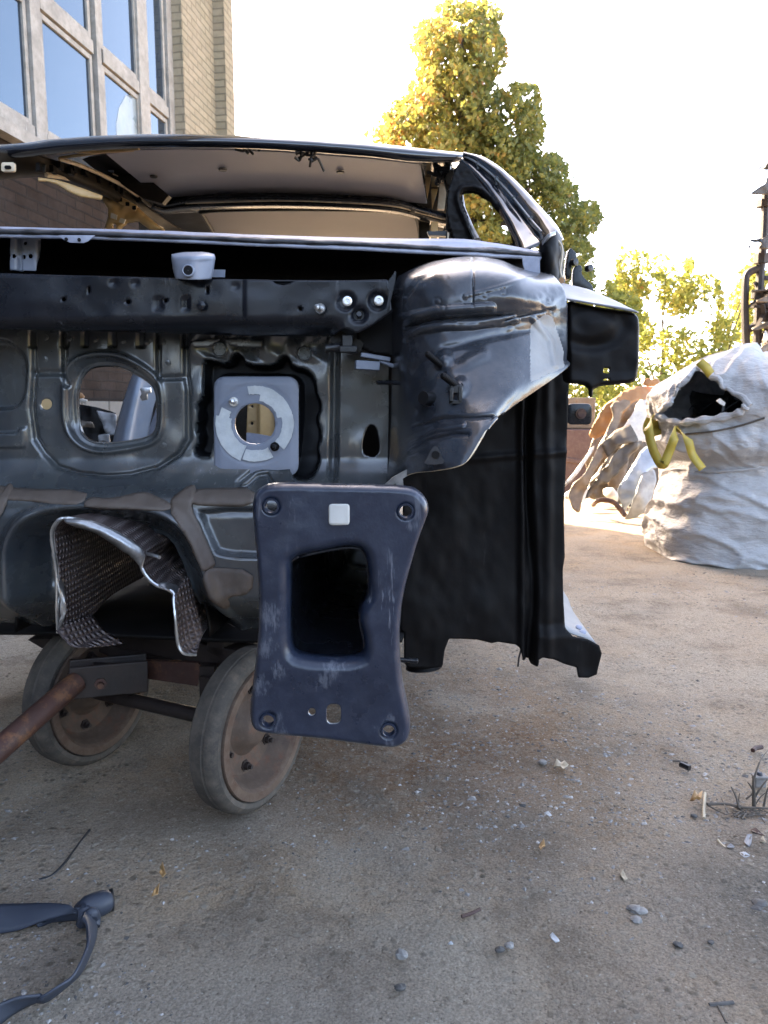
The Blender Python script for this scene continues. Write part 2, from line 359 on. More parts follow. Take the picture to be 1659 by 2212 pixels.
def leafmat(name, stops, trans=.52):
    m, t, b = newmat(name); L = t.links.new; a = N(t, 'Attribute', attribute_name='tint')
    r = ramp(t, a.outputs['Fac'], stops); L(r.outputs[0], b.inputs['Base Color']); b.inputs['Roughness'].default_value = .55
    tr = N(t, 'BsdfTranslucent'); mc = mixc(t, .5, r.outputs[0], r.outputs[0]); L(r.outputs[0], tr.inputs[0])
    ms = N(t, 'MixShader'); ms.inputs[0].default_value = trans; L(b.outputs[0], ms.inputs[1]); L(tr.outputs[0], ms.inputs[2])
    L(ms.outputs[0], t.nodes['Material Output'].inputs[0]); return m
M['leaf'] = leafmat('autumn_maple_leaf', [(0, (.085, .115, .035)), (.35, (.125, .14, .036)), (.62, (.20, .185, .038)), (.85, (.28, .18, .04)), (1, (.26, .11, .03))])
M['leafpale'] = leafmat('pale_autumn_leaf', [(0, (.10, .13, .03)), (.5, (.24, .25, .05)), (.8, (.40, .34, .07)), (1, (.36, .20, .06))])
M['bark'] = metal('grey_brown_bark', (.06, .045, .033), (.10, .08, .06), .9, .05, 14, bump=.3, bscale=25)
def fabric(name, c1, c2, stain, sf=.5, crumple=0.0):
    m, t, b = newmat(name); L = t.links.new; tc = N(t, 'TexCoord'); o = tc.outputs['Object']
    n1 = N(t, 'TexNoise', Scale=3.2, Detail=8, Roughness=.65); L(o, n1.inputs['Vector'])
    n2 = N(t, 'TexNoise', Scale=14, Detail=8, Roughness=.7); L(o, n2.inputs['Vector'])
    c = mixc(t, ramp(t, n1.outputs[0], [(.4, (0, 0, 0)), (.65, (1, 1, 1))]).outputs[0], c1, c2)
    c = mixc(t, ramp(t, n2.outputs[0], [(.48, (0, 0, 0)), (.75, (sf,) * 3)]).outputs[0], c, stain); L(c, b.inputs['Base Color'])
    b.inputs['Roughness'].default_value = .55
    wv = N(t, 'TexWave', Scale=90.0, Distortion=1.0); L(o, wv.inputs['Vector']); bp = N(t, 'Bump', Strength=.15, Distance=.002); L(wv.outputs[0], bp.inputs['Height'])
    n3 = N(t, 'TexNoise', Scale=9, Detail=5, Roughness=.6); mp = N(t, 'Mapping'); mp.inputs['Scale'].default_value = (1, 1, 2.6); L(o, mp.inputs[0]); L(mp.outputs[0], n3.inputs['Vector'])
    b2 = N(t, 'Bump', Strength=.6, Distance=.03); L(n3.outputs[0], b2.inputs['Height']); L(bp.outputs[0], b2.inputs['Normal'])
    dn = N(t, 'TexNoise', Scale=5, Detail=4); L(mp.outputs[0], dn.inputs['Vector']); av = N(t, 'MixRGB', blend_type='ADD'); av.inputs[0].default_value = .35; L(mp.outputs[0], av.inputs[1]); L(dn.outputs[1], av.inputs[2])
    for vs_, ds_ in ((4.5, .05), (10.0, .02)) if crumple else ():
        vv = N(t, 'TexVoronoi', Scale=vs_); L(av.outputs[0], vv.inputs['Vector']); b3 = N(t, 'Bump', Strength=crumple, Distance=ds_); L(vv.outputs['Distance'], b3.inputs['Height']); L(b2.outputs[0], b3.inputs['Normal']); b2 = b3; L(b2.outputs[0], b.inputs['Normal'])
    return m
M['bag'] = fabric('white_woven_bag_fabric', (.34, .335, .335), (.43, .425, .425), (.24, .205, .175), .5, crumple=.16)
M['loop'] = fabric('yellow_webbing', (.30, .22, .02), (.36, .27, .035), (.30, .24, .08), .4)
M['strap'] = fabric('navy_black_webbing', (.020, .026, .040), (.030, .037, .055), (.05, .055, .065), .35)
def plain(name, c, rough=.6, c2=None, **kw): return metal(name, c, c2, rough, .1, kw.pop('scale', 10), **kw)
M['plastic'] = plain('black_scrap_plastic', (.008, .008, .009), .35, bump=.03)
M['scrap_white'] = plain('white_panel_paint', (.50, .47, .43), .35, (.58, .55, .51), dust=.6, dustc=(.25, .20, .14))
M['scrap_orange'] = plain('orange_tan_panel', (.25, .11, .035), .5, (.32, .16, .055), dust=.3)
M['scrap_tan'] = plain('tan_brown_panel', (.14, .095, .058), .5, (.20, .145, .095), dust=.5, dustc=(.08, .06, .04), rust=.1)
M['scrap_brown'] = plain('brown_grey_panel', (.055, .042, .032), .5, (.095, .075, .055), dust=.5, dustc=(.03, .025, .02))
M['scrap_grey'] = plain('grey_panel', (.15, .155, .165), .4, (.22, .225, .235), dust=.5, dustc=(.09, .075, .06))
M['scrap_silver'] = plain('silver_blue_panel', (.20, .24, .31), .32, (.27, .31, .38), metallic=.2, dust=.2)
M['maroon'] = plain('maroon_brown_container_paint', (.085, .045, .042), .6, (.12, .07, .06), dust=.4)
M['dryleaf'] = plain('dry_brown_leaf', (.34, .18, .06), .6, (.42, .27, .12), scale=40)
M['paleleaf'] = plain('pale_dry_leaf', (.36, .30, .20), .6, (.44, .38, .28), scale=40)
M['twig'] = plain('dry_grey_twig', (.065, .054, .042), .85, (.12, .10, .08), scale=40)
M['cord'] = plain('black_rubber_cord', (.012, .012, .014), .55)
M['stoneg'] = plain('grey_stone', (.16, .15, .14), .85, (.25, .24, .225), scale=60, bump=.1)
M['stonep'] = plain('pale_stone_chip', (.30, .285, .265), .85, (.40, .385, .365), scale=60, bump=.1)
M['stoned'] = plain('dark_stone', (.05, .048, .046), .85, (.10, .095, .09), scale=60, bump=.1)
M['whitechip'] = plain('white_plastic_chip', (.42, .43, .44), .4, (.50, .51, .52))
M['yellowchip'] = plain('pale_yellow_scrap', (.62, .58, .32), .5)
M['grassm'] = plain('green_grass_blades', (.07, .19, .03), .6, (.12, .28, .05))

def groundmat():
    m, t, b = newmat('packed_dirt_yard'); L = t.links.new; g = N(t, 'NewGeometry'); o = g.outputs['Position']
    def nz(s, d=8, r=.65): n = N(t, 'TexNoise', Scale=s, Detail=d, Roughness=r); L(o, n.inputs['Vector']); return n.outputs[0]
    big = nz(.9, 5); mid = nz(3.3, 8, .7); fine = nz(38, 8, .75); fine2 = nz(140, 4)
    c = mixc(t, ramp(t, big, [(.40, (0, 0, 0)), (.62, (1, 1, 1))]).outputs[0], (.37, .29, .215), (.345, .30, .26))
    c = mixc(t, ramp(t, mid, [(.42, (0, 0, 0)), (.66, (.8, .8, .8))]).outputs[0], c, (.29, .265, .25))
    c = mixc(t, ramp(t, nz(1.7, 8, .7), [(.56, (0, 0, 0)), (.70, (.7, .7, .7))]).outputs[0], c, (.21, .165, .13))
    # packed brown earth round the cart and greyer concrete dust towards the front (a map of the yard itself)
    sx = N(t, 'SeparateXYZ'); L(o, sx.inputs[0])
    def dist(cx, cy, rx, ry):
        v = N(t, 'VectorMath', operation='SUBTRACT'); L(o, v.inputs[0]); v.inputs[1].default_value = (cx, cy, 0)
        s = N(t, 'VectorMath', operation='MULTIPLY'); L(v.outputs[0], s.inputs[0]); s.inputs[1].default_value = (1 / rx, 1 / ry, 0)
        l = N(t, 'VectorMath', operation='LENGTH'); L(s.outputs[0], l.inputs[0])
        a = N(t, 'Math', operation='ADD'); L(l.outputs['Value'], a.inputs[0]); q = N(t, 'Math', operation='MULTIPLY_ADD'); L(mid, q.inputs[0]); q.inputs[1].default_value = .9; q.inputs[2].default_value = -.45
        L(q.outputs[0], a.inputs[1]); return a.outputs[0]
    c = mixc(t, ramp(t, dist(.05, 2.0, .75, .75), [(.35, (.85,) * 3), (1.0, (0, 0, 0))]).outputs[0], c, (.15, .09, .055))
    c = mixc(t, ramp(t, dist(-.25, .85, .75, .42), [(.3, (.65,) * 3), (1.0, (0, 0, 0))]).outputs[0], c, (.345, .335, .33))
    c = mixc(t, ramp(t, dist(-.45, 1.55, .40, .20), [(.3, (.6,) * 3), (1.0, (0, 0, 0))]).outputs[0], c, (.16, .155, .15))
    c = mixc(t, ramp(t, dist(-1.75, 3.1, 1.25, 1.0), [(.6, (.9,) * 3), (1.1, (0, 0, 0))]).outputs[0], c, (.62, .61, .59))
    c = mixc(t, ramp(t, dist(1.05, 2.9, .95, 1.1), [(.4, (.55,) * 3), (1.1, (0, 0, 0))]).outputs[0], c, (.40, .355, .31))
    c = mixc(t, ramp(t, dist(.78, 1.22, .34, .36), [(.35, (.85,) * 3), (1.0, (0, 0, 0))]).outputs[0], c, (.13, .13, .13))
    c = mixc(t, ramp(t, nz(2.6, 7, .72), [(.38, (.75,) * 3), (.50, (0, 0, 0))]).outputs[0], c, (.19, .165, .145))
    c = mixc(t, ramp(t, nz(1.3, 6, .6), [(.50, (0, 0, 0)), (.62, (.6,) * 3)]).outputs[0], c, (.42, .39, .355))
    c = mixc(t, ramp(t, fine, [(.44, (0, 0, 0)), (.64, (.40,) * 3)]).outputs[0], c, (.34, .315, .29))
    c = mixc(t, ramp(t, fine2, [(.28, (.8,) * 3), (.42, (0, 0, 0))]).outputs[0], c, (.08, .07, .065))
    gr = N(t, 'MixRGB', blend_type='MULTIPLY'); gr.inputs[0].default_value = 1; L(c, gr.inputs[1]); L(ramp(t, nz(230, 3, .6), [(.34, (.74, .73, .72)), (.66, (1.22, 1.21, 1.20))]).outputs[0], gr.inputs[2]); c = gr.outputs[0]
    pv = N(t, 'TexVoronoi', Scale=62.0); nd = N(t, 'TexNoise', Scale=22.0, Detail=3); L(o, nd.inputs['Vector']); wv = N(t, 'MixRGB', blend_type='ADD'); wv.inputs[0].default_value = .03; L(o, wv.inputs[1]); L(nd.outputs[1], wv.inputs[2]); L(wv.outputs[0], pv.inputs['Vector'])
    sc = N(t, 'SeparateColor'); L(pv.outputs['Color'], sc.inputs[0])
    pm = N(t, 'Math', operation='MULTIPLY'); L(ramp(t, pv.outputs['Distance'], [(.22, (1, 1, 1)), (.50, (0, 0, 0))]).outputs[0], pm.inputs[0]); L(ramp(t, sc.outputs[0], [(.52, (0, 0, 0)), (.66, (1, 1, 1))]).outputs[0], pm.inputs[1])
    pz = N(t, 'Math', operation='MULTIPLY'); L(pm.outputs[0], pz.inputs[0]); L(ramp(t, nz(2.1, 5), [(.36, (.15,) * 3), (.60, (1, 1, 1))]).outputs[0], pz.inputs[1])
    c = mixc(t, pz.outputs[0], c, ramp(t, sc.outputs[1], [(0, (.13, .115, .10)), (.5, (.24, .22, .20)), (1, (.36, .34, .31))]).outputs[0])
    vo = N(t, 'TexVoronoi', Scale=95.0); L(o, vo.inputs['Vector']); vo.inputs['Randomness'].default_value = 1
    wn = N(t, 'TexNoise', Scale=130.0, Detail=1); L(o, wn.inputs['Vector'])
    sp = N(t, 'Math', operation='MULTIPLY'); L(ramp(t, vo.outputs['Distance'], [(.10, (1, 1, 1)), (.28, (0, 0, 0))]).outputs[0], sp.inputs[0]); L(ramp(t, wn.outputs[0], [(.56, (0, 0, 0)), (.63, (1, 1, 1))]).outputs[0], sp.inputs[1])
    c = mixc(t, sp.outputs[0], c, (.46, .45, .43)); em = N(t, 'MixRGB', blend_type='MULTIPLY'); em.inputs[0].default_value = 1; L(c, em.inputs[1]); em.inputs[2].default_value = (1.02, .97, .86, 1); L(em.outputs[0], b.inputs['Base Color'])
    b.inputs['Roughness'].default_value = .95; b.inputs['Specular IOR Level'].default_value = .08
    hs = N(t, 'Math', operation='MULTIPLY_ADD'); L(fine2, hs.inputs[0]); hs.inputs[1].default_value = .35; L(fine, hs.inputs[2])
    h2 = N(t, 'Math', operation='MULTIPLY_ADD'); L(mid, h2.inputs[0]); h2.inputs[1].default_value = 1.2; L(hs.outputs[0], h2.inputs[2])
    bp = N(t, 'Bump', Strength=1.0, Distance=.020); h3 = N(t, 'Math', operation='MULTIPLY_ADD'); L(pz.outputs[0], h3.inputs[0]); h3.inputs[1].default_value = .28; L(h2.outputs[0], h3.inputs[2]); L(h3.outputs[0], bp.inputs['Height']); L(bp.outputs[0], b.inputs['Normal'])
    return m
M['ground'] = groundmat()
# ------------------------------------------------------------------ ground
def axis(dense, a, b, far):
    x = list(np.arange(a, b, dense)); st = dense; q = x[-1]
    while q < far: st *= 1.35; q += st; x.append(q)
    st = dense; q = x[0]; lo = []
    while q > -far: st *= 1.35; q -= st; lo.append(q)
    return np.array(lo[::-1] + x)
def ground_z(x, y):
    f = np.exp(-((np.maximum(np.abs(x) - 3, 0)) ** 2 + np.maximum(y - 7, 0) ** 2) / 8)
    z = .010 * fbm(x * 1.5, y * 1.5, 0.3, 3) + .004 * fbm(x * 9, y * 9, 4.2, 3)
    e = smooth((x - .78 - .12 * vnoise(x * 2, y * 2, 9)) / .16) * smooth((2.0 - y) / .3)   # broken crumbly edge at the right
    return (z * f + e * (.016 * fbm(x * 13, y * 13, 2.2, 3) - .012)) - .004
gx, gy = axis(.022, -1.7, 2.4, 300), axis(.022, .45, 3.4, 300)
GX, GY = np.meshgrid(gx, gy, indexing='ij')
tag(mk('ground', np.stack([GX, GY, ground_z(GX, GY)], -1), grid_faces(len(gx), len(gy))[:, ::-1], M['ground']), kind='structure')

def gravel(n):
    mb = []; fc = []; mi = []
    base = np.array([(1, 0, 0), (-1, 0, 0), (0, 1, 0), (0, -1, 0), (0, 0, 1), (0, 0, -1)], float)
    ft = np.array([(0, 2, 4), (2, 1, 4), (1, 3, 4), (3, 0, 4), (2, 0, 5), (1, 2, 5), (3, 1, 5), (0, 3, 5)])
    k = 0
    for i in range(n):
        r = rng.random()
        if r < .55:
            py = 1250 + 950 * rng.random() ** .8; px = -30 + 1720 * rng.random()
        else:
            py = 1230 + 560 * rng.random(); px = 880 + 800 * rng.random()
            if rng.random() < .35 * smooth((py - 1550) / 200): continue
        p = gp(px, py)
        if vnoise(p[0] * 1.7, p[1] * 1.7, 3) + .5 * vnoise(p[0] * 5, p[1] * 5, 1) < -.35 + .6 * rng.random() - .3: continue
        s = (.0011 + .0030 * rng.random() ** 3) * (1 + .62 * p[1] / 2) * (1.0 if r < .55 else 1.25)
        if rng.random() < .012: s *= 1.8
        V = base * rng.uniform(.55, 1.25, (6, 1)) * np.array([s * rng.uniform(.8, 1.7), s * rng.uniform(.8, 1.6), s * rng.uniform(.25, .6)])
        a = rng.random() * 6.28; c, q = math.cos(a), math.sin(a); V = V @ np.array([[c, q, 0], [-q, c, 0], [0, 0, 1]])
        V += np.array([p[0], p[1], float(ground_z(np.array(p[0]), np.array(p[1]))) + -s * .12]); mb.append(V); fc.append(ft + 6 * k); k += 1
        t = rng.random(); mi += [1 if t < .16 else (2 if t < .36 else 0)] * 8
    tag(mk('gravel', np.concatenate(mb), np.concatenate(fc), [M['stoneg'], M['stonep'], M['stoned']], fm=mi, sm=False), 'fine loose gravel and stone chips strewn over the dirt yard', 'gravel', kind='stuff')
gravel(13000)

# ------------------------------------------------------------------ brick factory building on the left
WK = .1576; WD = np.array([WK, 1, 0]) / math.hypot(WK, 1); WN = np.array([WD[1], -WD[0], 0])     # along the wall / out of it
W0 = np.array([-3.5, 0, 0])
def wray(px, py, out=0.0):                       # where a line of sight meets the wall plane, pushed out by a few cm
    d = ray(px, py); o = np.array([0, 0, CAM_H]); p0 = W0 + out * WN
    t = np.dot(p0 - o, WN) / np.dot(d, WN); p = o + t * d
    return np.dot(p - W0, WD), p[2]
def wp(s, z, out=0.0): return W0 + s * WD + out * WN + np.array([0, 0, z])
bld = thing('factory_building', 'tall cream brick factory building with big wooden framed windows', 'building', tuple(wp(8, 0, -5)))
def wallbox(mb, s0, s1, z0, z1, o0, o1): return mb.box(wp((s0 + s1) / 2, (z0 + z1) / 2, (o0 + o1) / 2), ((s1 - s0) / 2, (o1 - o0) / 2, (z1 - z0) / 2), (WD, WN, (0, 0, 1)))
def brickbox(name, s0, s1, z0, z1, o0, o1, mat, parent=None, label=None):
    V, Fc, UV = [], [], []
    c = lambda s, o, z: wp(s, z, o)
    def q(a, b, z0, z1, u0, u1):
        n = len(V); V.extend([c(*a, z0), c(*b, z0), c(*b, z1), c(*a, z1)]); Fc.append((n, n + 1, n + 2, n + 3)); UV.extend([(u0, z0), (u1, z0), (u1, z1), (u0, z1)])
    q((s1, o1), (s0, o1), z0, z1, s1, s0); q((s0, o0), (s1, o0), z0, z1, s0, s1)
    q((s0, o1), (s0, o0), z0, z1, s0, s0 + o1 - o0); q((s1, o0), (s1, o1), z0, z1, s1 + o0 - o1, s1)
    n = len(V); V.extend([c(s0, o1, z1), c(s1, o1, z1), c(s1, o0, z1), c(s0, o0, z1)]); Fc.append((n + 3, n + 2, n + 1, n)); UV.extend([(s0, o1), (s1, o1), (s1, o0), (s0, o0)])
    return mk(name, V, Fc, mat, parent, sm=False, uv=UV, label=label)
BH = 13.5
sE = wray(505, 150, .25)[0]                      # far corner of the building
s370 = wray(372, 150)[0]; s397 = wray(397, 150, .12)[0]; s463 = wray(463, 150, .12)[0]
ZS = wray(0, 284)[1]                             # window sill height
brickbox('wall', -14, s370, 0, ZS - .04, -.35, 0, M['brickdark'], bld, 'sooty dark brick wall below the windows')
brickbox('pier', s370 + .002, s463, 0, BH, -.35, .12, M['brick'], bld)
brickbox('pier', s463 + .002, sE, 0, BH, -.35, .25, M['brick'], bld)
brickbox('wall', s463 + .1, sE - .01, 0, BH - .01, -10, -.352, M['brick'], bld)
brickbox('wall', -14, s370, 9.5, BH, -.35, 0, M['brick'], bld)
brickbox('wall', -14.36, -14.002, 0, BH, -10, 0, M['brick'], bld)
brickbox('wall', -14, s463, 0, BH, -10, -9.6, M['brick'], bld)
mb = MB(); wallbox(mb, -14.4, sE + .1, BH + .002, BH + .3, -10.2, .4); mb.build('roof', M['brick'], bld, sm=False)
mb = MB(); wallbox(mb, -14, s370 - .01, ZS - .037, ZS + .05, -.15, .10); mb.build('window_sill', M['framewood'], bld, sm=False)
# window frame: mullions and transoms of weathered wood
vs = [wray(-170, 150)[0], wray(-75, 150)[0], wray(80, 150)[0], wray(213, 150)[0], wray(309, 150)[0], s370 - .06]
tz = wray(232, 130)[1]; tz2 = 7.2
mb = MB(); fw = mb
def stud(s, wd, o=.012, z0=ZS + .052, z1=9.4): wallbox(fw, s - wd / 2, s + wd / 2, z0, z1, -.045, o)
for s in np.arange(-13.5, vs[0] - .4, 1.1): stud(s, .11)
for s, wd in zip(vs, (.1, .1, .13, .07, .20, .12)): stud(s, wd)
for a, b in zip([-13.5] + vs[:-1], vs):
    for z, hgt in ((tz, .10), (tz2, .10), (ZS + .12, .10)): wallbox(fw, a + .08, b - .08, z - hgt / 2, z + hgt / 2, -.04, .006)
fr = mb.build('window_frame', M['framewood'], bld, sm=False)
for a, b in zip(vs[:-1], vs[1:]):                # slim sashes round each pane
    for z0, z1 in ((ZS + .17, tz - .065), (tz + .065, tz2 - .06)):
        q = MB()
        for (u0, u1, w0, w1) in ((a + .08, a + .12, z0, z1), (b - .12, b - .08, z0, z1), (a + .122, b - .122, z0, z0 + .04), (a + .122, b - .122, z1 - .04, z1)): wallbox(q, u0, u1, w0, w1, -.038, -.012)
        q.build('sash', M['framewood'], fr, sm=False)
        q = MB(); wallbox(q, a + .1, b - .1, z0 + .02, z1 - .02, -.034, -.030); q.build('pane', M['glasspane'], fr, sm=False)
for s in np.arange(-13.5, vs[0] - .4, 1.1):
    q = MB(); wallbox(q, s + .06, s + 1.04, ZS + .17, 9.4, -.034, -.030); q.build('pane', M['glasspane'], fr, sm=False)
# grey patch painting a tree's reflection on the lower pane by the brick pier
pf = [wray(x, y, -.015) for x, y in cv('A', [(890, 618), (925, 650), (940, 800), (945, 900), (765, 900), (762, 800), (780, 700), (825, 615), (860, 640)])]
bm = bmesh.new(); bm.faces.new([bm.verts.new(wp(s, z, -.0285)) for s, z in pf]); bmesh.ops.triangulate(bm, faces=bm.faces); bm.verts.index_update()
mk('tree_reflection_patch', [tuple(v.co) for v in bm.verts], [[v.index for v in f.verts] for f in bm.faces], M['reflectpatch'], bld, sm=False); bm.free()
# plain block wall built against the foot of the building, seen through the openings of the shell
sb0, sb1 = 4.4, s370 - .02
blk = brickbox('block_wall', sb0, sb1, 0, .93, .002, .20, M['brickgrey'], None); blk.data.transform(Matrix.Translation(-Vector(wp(6, 0, .1)))); blk.location = wp(6, 0, .1)
tag(blk, 'low grey block wall along the foot of the brick building', 'wall')

# ------------------------------------------------------------------ trees
def crown(name, parent, blobs, Y, dy, n, size, mat, tintf, trunk_col=None):
    V, Fc, T = [], [], []
    wts = np.array([b[2] * b[3] for b in blobs], float); wts /= wts.sum(); ids = rng.choice(len(blobs), n, p=wts)
    for i in ids:
        bx, by, rx, ry = blobs[i][:4]
        u = rng.normal(size=3); u /= np.linalg.norm(u); r = rng.random() ** .38
        px, py = bx + rx * r * u[0], by + ry * r * u[2]
        q = vnoise(px / 26, py / 26, u[1] * 2 + i * 3.1)
        if q + .5 * vnoise(px / 9, py / 9, u[1] * 3 + i) < -.20: continue
        p = at(px, py, Y + dy * r * u[1] + blobs[i][4] if len(blobs[i]) > 4 else Y + dy * r * u[1])
        s = size * rng.uniform(.6, 1.25); a = rng.normal(size=3); a /= np.linalg.norm(a); b = np.cross(a, rng.normal(size=3)); b /= np.linalg.norm(b); c = np.cross(a, b)
        k = len(V); V += [p - a * s, p + b * s * .62 + c * s * .14 - a * s * .15, p + a * s, p - b * s * .62 + c * s * .14 - a * s * .15]; Fc += [(k, k + 1, k + 2), (k, k + 2, k + 3)]
        T += [float(np.clip(tintf(px, py, u) + rng.normal() * .16 + .22 * q, 0, 1))] * 4
    o = mk(name, V, Fc, mat, parent, sm=False)
    at_ = o.data.attributes.new('tint', 'FLOAT', 'POINT'); at_.data.foreach_set('value', np.array(T, dtype=np.float32)); return o
def limbs(name, parent, base, top, r0, ends, mat):
    mb = MB(); base, top = np.array(base), np.array(top); n = 9
    P = [base + (top - base) * t + np.array([.12 * vnoise(t * 3, 1, 2), .1 * vnoise(t * 3, 4, 2), 0]) * (1 if 0 < t < 1 else 0) for t in np.linspace(0, 1, n)]
    mb.tube(P, [r0 * (1 - .85 * t) * (1 + .35 * max(0, .12 - t) / .12) for t in np.linspace(0, 1, n)], 10)
    for e in ends:
        t = rng.uniform(.25, .8); a = base + (top - base) * t; e = np.array(e); m = (a + e) / 2 + np.array([0, 0, .12 * np.linalg.norm(e - a)])
        mb.tube(cr([a, m, e], 4), np.linspace(r0 * (.45 - .3 * t), .012, 9), 6)
    return mb.build(name, mat, parent)
def tree(name, label, Y, dy, blobs, n, size, mat, tint, base_px, r0, group=None, nl=12):
    bz = at(base_px[0], 900, Y); bz[2] = 0; t = thing(name, label, 'tree', tuple(bz), group)
    tp = at(base_px[1], base_px[2], Y)
    ends = [at(b[0] + rng.uniform(-.3, .3) * b[2], b[1] + rng.uniform(-.3, .3) * b[3], Y + rng.uniform(-.5, .5) * dy) for b in (blobs * 3)[:nl]]
    limbs('trunk', t, bz, tp, r0, ends, M['bark']); crown('crown', t, blobs, Y, dy, n, size, mat, tint); return t
big = [(985, 50, 62, 58), (1045, 40, 45, 50), (935, 90, 55, 55), (1050, 110, 50, 75), (985, 150, 95, 75), (930, 200, 55, 50), (1020, 230, 90, 70), (895, 250, 75, 50), (1130, 220, 45, 55), (1145, 275, 38, 60),
       (855, 290, 70, 40), (960, 310, 110, 70), (1070, 310, 95, 75), (1120, 360, 75, 55), (1190, 370, 45, 45), (1210, 420, 45, 55), (1130, 430, 80, 60), (1040, 420, 80, 70), (1220, 500, 55, 65), (1270, 470, 38, 42),
       (1150, 520, 70, 60), (1060, 510, 70, 60), (1250, 560, 42, 60), (1180, 600, 60, 50), (960, 420, 90, 60), (960, 520, 90, 60), (1265, 610, 25, 40), (870, 370, 60, 40), (1075, 600, 80, 60)]
big = [(x, y, rx * .93, ry * .93) for x, y, rx, ry in big]
tree('maple_tree', 'tall maple in autumn colours rising behind the car roof', 20.0, 2.2, big, 60000, .078, M['leaf'],
     lambda px, py, u: .53 - .0008 * (px - 960) - .0001 * (py - 200) + .06 * u[2], (1010, 1000, 60), .32, nl=26)
def bush(x0, y0, wd, ht, k):
    r = random.Random(k); b = []
    for i in range(9):
        x = x0 + r.uniform(-.5, .5) * wd; t = r.random(); b.append((x, y0 - ht * t, wd * (.30 - .1 * t), ht * (.15 + .05 * r.random())))
    for i in range(5):
        x = x0 + r.uniform(-.5, .5) * wd; b.append((x, y0 - ht * (.7 + .35 * r.random()), 9 + 8 * r.random(), ht * (.10 + .12 * r.random())))
    return b
for i, (x, wd, top, Y, lab) in enumerate([(1300, 150, 640, 19, 'sparse yellow green tree just right of the black fender box'), (1425, 150, 580, 21, 'taller pale yellow tree above the peak of the white bag'),
                                          (1545, 150, 600, 20, 'pale yellow tree beside the scrap rack'), (1670, 130, 620, 22, 'pale green tree partly behind the scrap rack')]):
    tree('young_tree', lab, Y, 1.0, bush(x, 860, wd * 1.15, 860 - top, i), 5200, .08, M['leafpale'], lambda px, py, u: .42 + .05 * u[2] + .002 * (700 - py) * .3, (x, x + 10, top + 60), .07, 'young trees at the back of the yard', nl=9)
# unseen wooded rise added behind the viewer to darken reflections in the paint
hx = np.linspace(-6, 45, 60); hy_ = np.linspace(-34, -15, 18); HX, HY = np.meshgrid(hx, hy_, indexing='ij')
HZ = 5.5 * smooth((-15 - HY) / 7) * (1 + .25 * fbm(HX / 4, HY / 4, 1, 3)) - .3
M['reflection_hill'] = metal('added_dark_slope', (.020, .028, .012), (.055, .060, .022), .9, .05, 1.2, bump=.2, bscale=6)
tag(mk('added_reflection_hills', np.stack([HX, HY, HZ], -1), grid_faces(60, 18)[:, ::-1], M['reflection_hill']), kind='structure')
# low hedge of scrub in front of those trees and a strip of grass
hb = [(x, 850 + 25 * math.sin(x), 60, 45) for x in range(1180, 1800, 55)] + [(x, 920, 60, 40) for x in range(1180, 1800, 60)]
ob = thing('scrub', 'low yellow green scrub along the far edge of the yard', 'shrubs', (4, 17, 0)); ob['kind'] = 'stuff'
crown('foliage', ob, hb, 17.5, .6, 6500, .085, M['leafpale'], lambda px, py, u: .28)
gv, gf = [], []
for i in range(1500):
    p = np.array([rng.uniform(2.35, 2.95), rng.uniform(10, 12.5), 0]); a = rng.random() * 6.28; h = rng.uniform(.10, .26); d = np.array([math.cos(a), math.sin(a), 0]) * .02; k = len(gv)
    gv += [p - d, p + d, p + np.array([rng.normal() * .05, rng.normal() * .05, h])]; gf.append((k, k + 1, k + 2))
tag(mk('grass', gv, gf, M['grassm'], sm=False), 'green grass strip behind the scrap pile', 'grass', kind='stuff')
# ------------------------------------------------------------------ stripped car shell
car = thing('car_shell', 'stripped black car body shell with its front cut off, resting on a cart', 'car body', tuple(at(400, 1100, 2.2) * np.array([1, 1, 0])))
KX = -.05                                        # the shell stands slightly turned
def ridge(sd, wd): return smooth(1 - np.abs(sd) / wd)
# --- firewall (dash panel)
hvac = chaikin(cv('E', [(690, 345), (850, 345), (940, 380), (1060, 450), (1120, 500), (1150, 600), (1150, 780), (1110, 850), (1000, 885), (800, 910), (690, 905), (610, 860), (575, 780), (560, 600), (575, 480), (610, 390)]))
hv2 = chaikin(cv('E', [(690, 262), (860, 262), (1000, 320), (1150, 425), (1192, 520), (1192, 800), (1150, 900), (980, 942), (740, 975), (600, 930), (510, 830), (482, 700), (490, 400), (560, 300)]))
pad_l = chaikin(cv('E', [(-1200, 130), (0, 130), (60, 140), (160, 210), (208, 300), (205, 500), (170, 620), (110, 672), (0, 680), (-1200, 680)]), 1)
pad_l2 = chaikin(cv('E', [(-1200, 830), (120, 830), (150, 790), (200, 780), (212, 830), (208, 940), (180, 965), (-1200, 950)]), 1)
groove_u = cv('E', [(1375, 100), (1375, 420), (1390, 520), (1392, 880), (1330, 990), (1180, 1090), (980, 1140), (800, 1150), (600, 1130), (430, 1085), (330, 990), (262, 880), (232, 650), (245, 400), (245, 90)])
grv2 = cv('E', [(470, 90), (470, 380), (490, 480)]); grv3 = cv('E', [(1165, 100), (1170, 420)]); grv4 = cv('E', [(1185, 430), (1340, 425)]); grv5 = cv('E', [(255, 390), (450, 390)])
cellout = chaikin(cv('F', [(270, 250), (330, 250), (430, 280), (460, 225), (500, 200), (540, 230), (560, 280), (740, 290), (770, 235), (800, 215), (840, 240), (860, 295), (950, 310), (1010, 370), (1025, 480), (1050, 530), (1050, 590), (1025, 640), (1050, 720), (1050, 790), (1030, 830), (1045, 900), (1030, 960), (990, 1040),
                          (860, 1040), (840, 960), (870, 860), (895, 440), (860, 385), (800, 372), (420, 368), (365, 385), (352, 440), (352, 900), (240, 900), (205, 850), (240, 780), (215, 690), (240, 640), (225, 550), (270, 500), (265, 400)]), 1)
disc_c = cv('F', [(617, 672)])[0]; bhole = circ(*disc_c, 44)
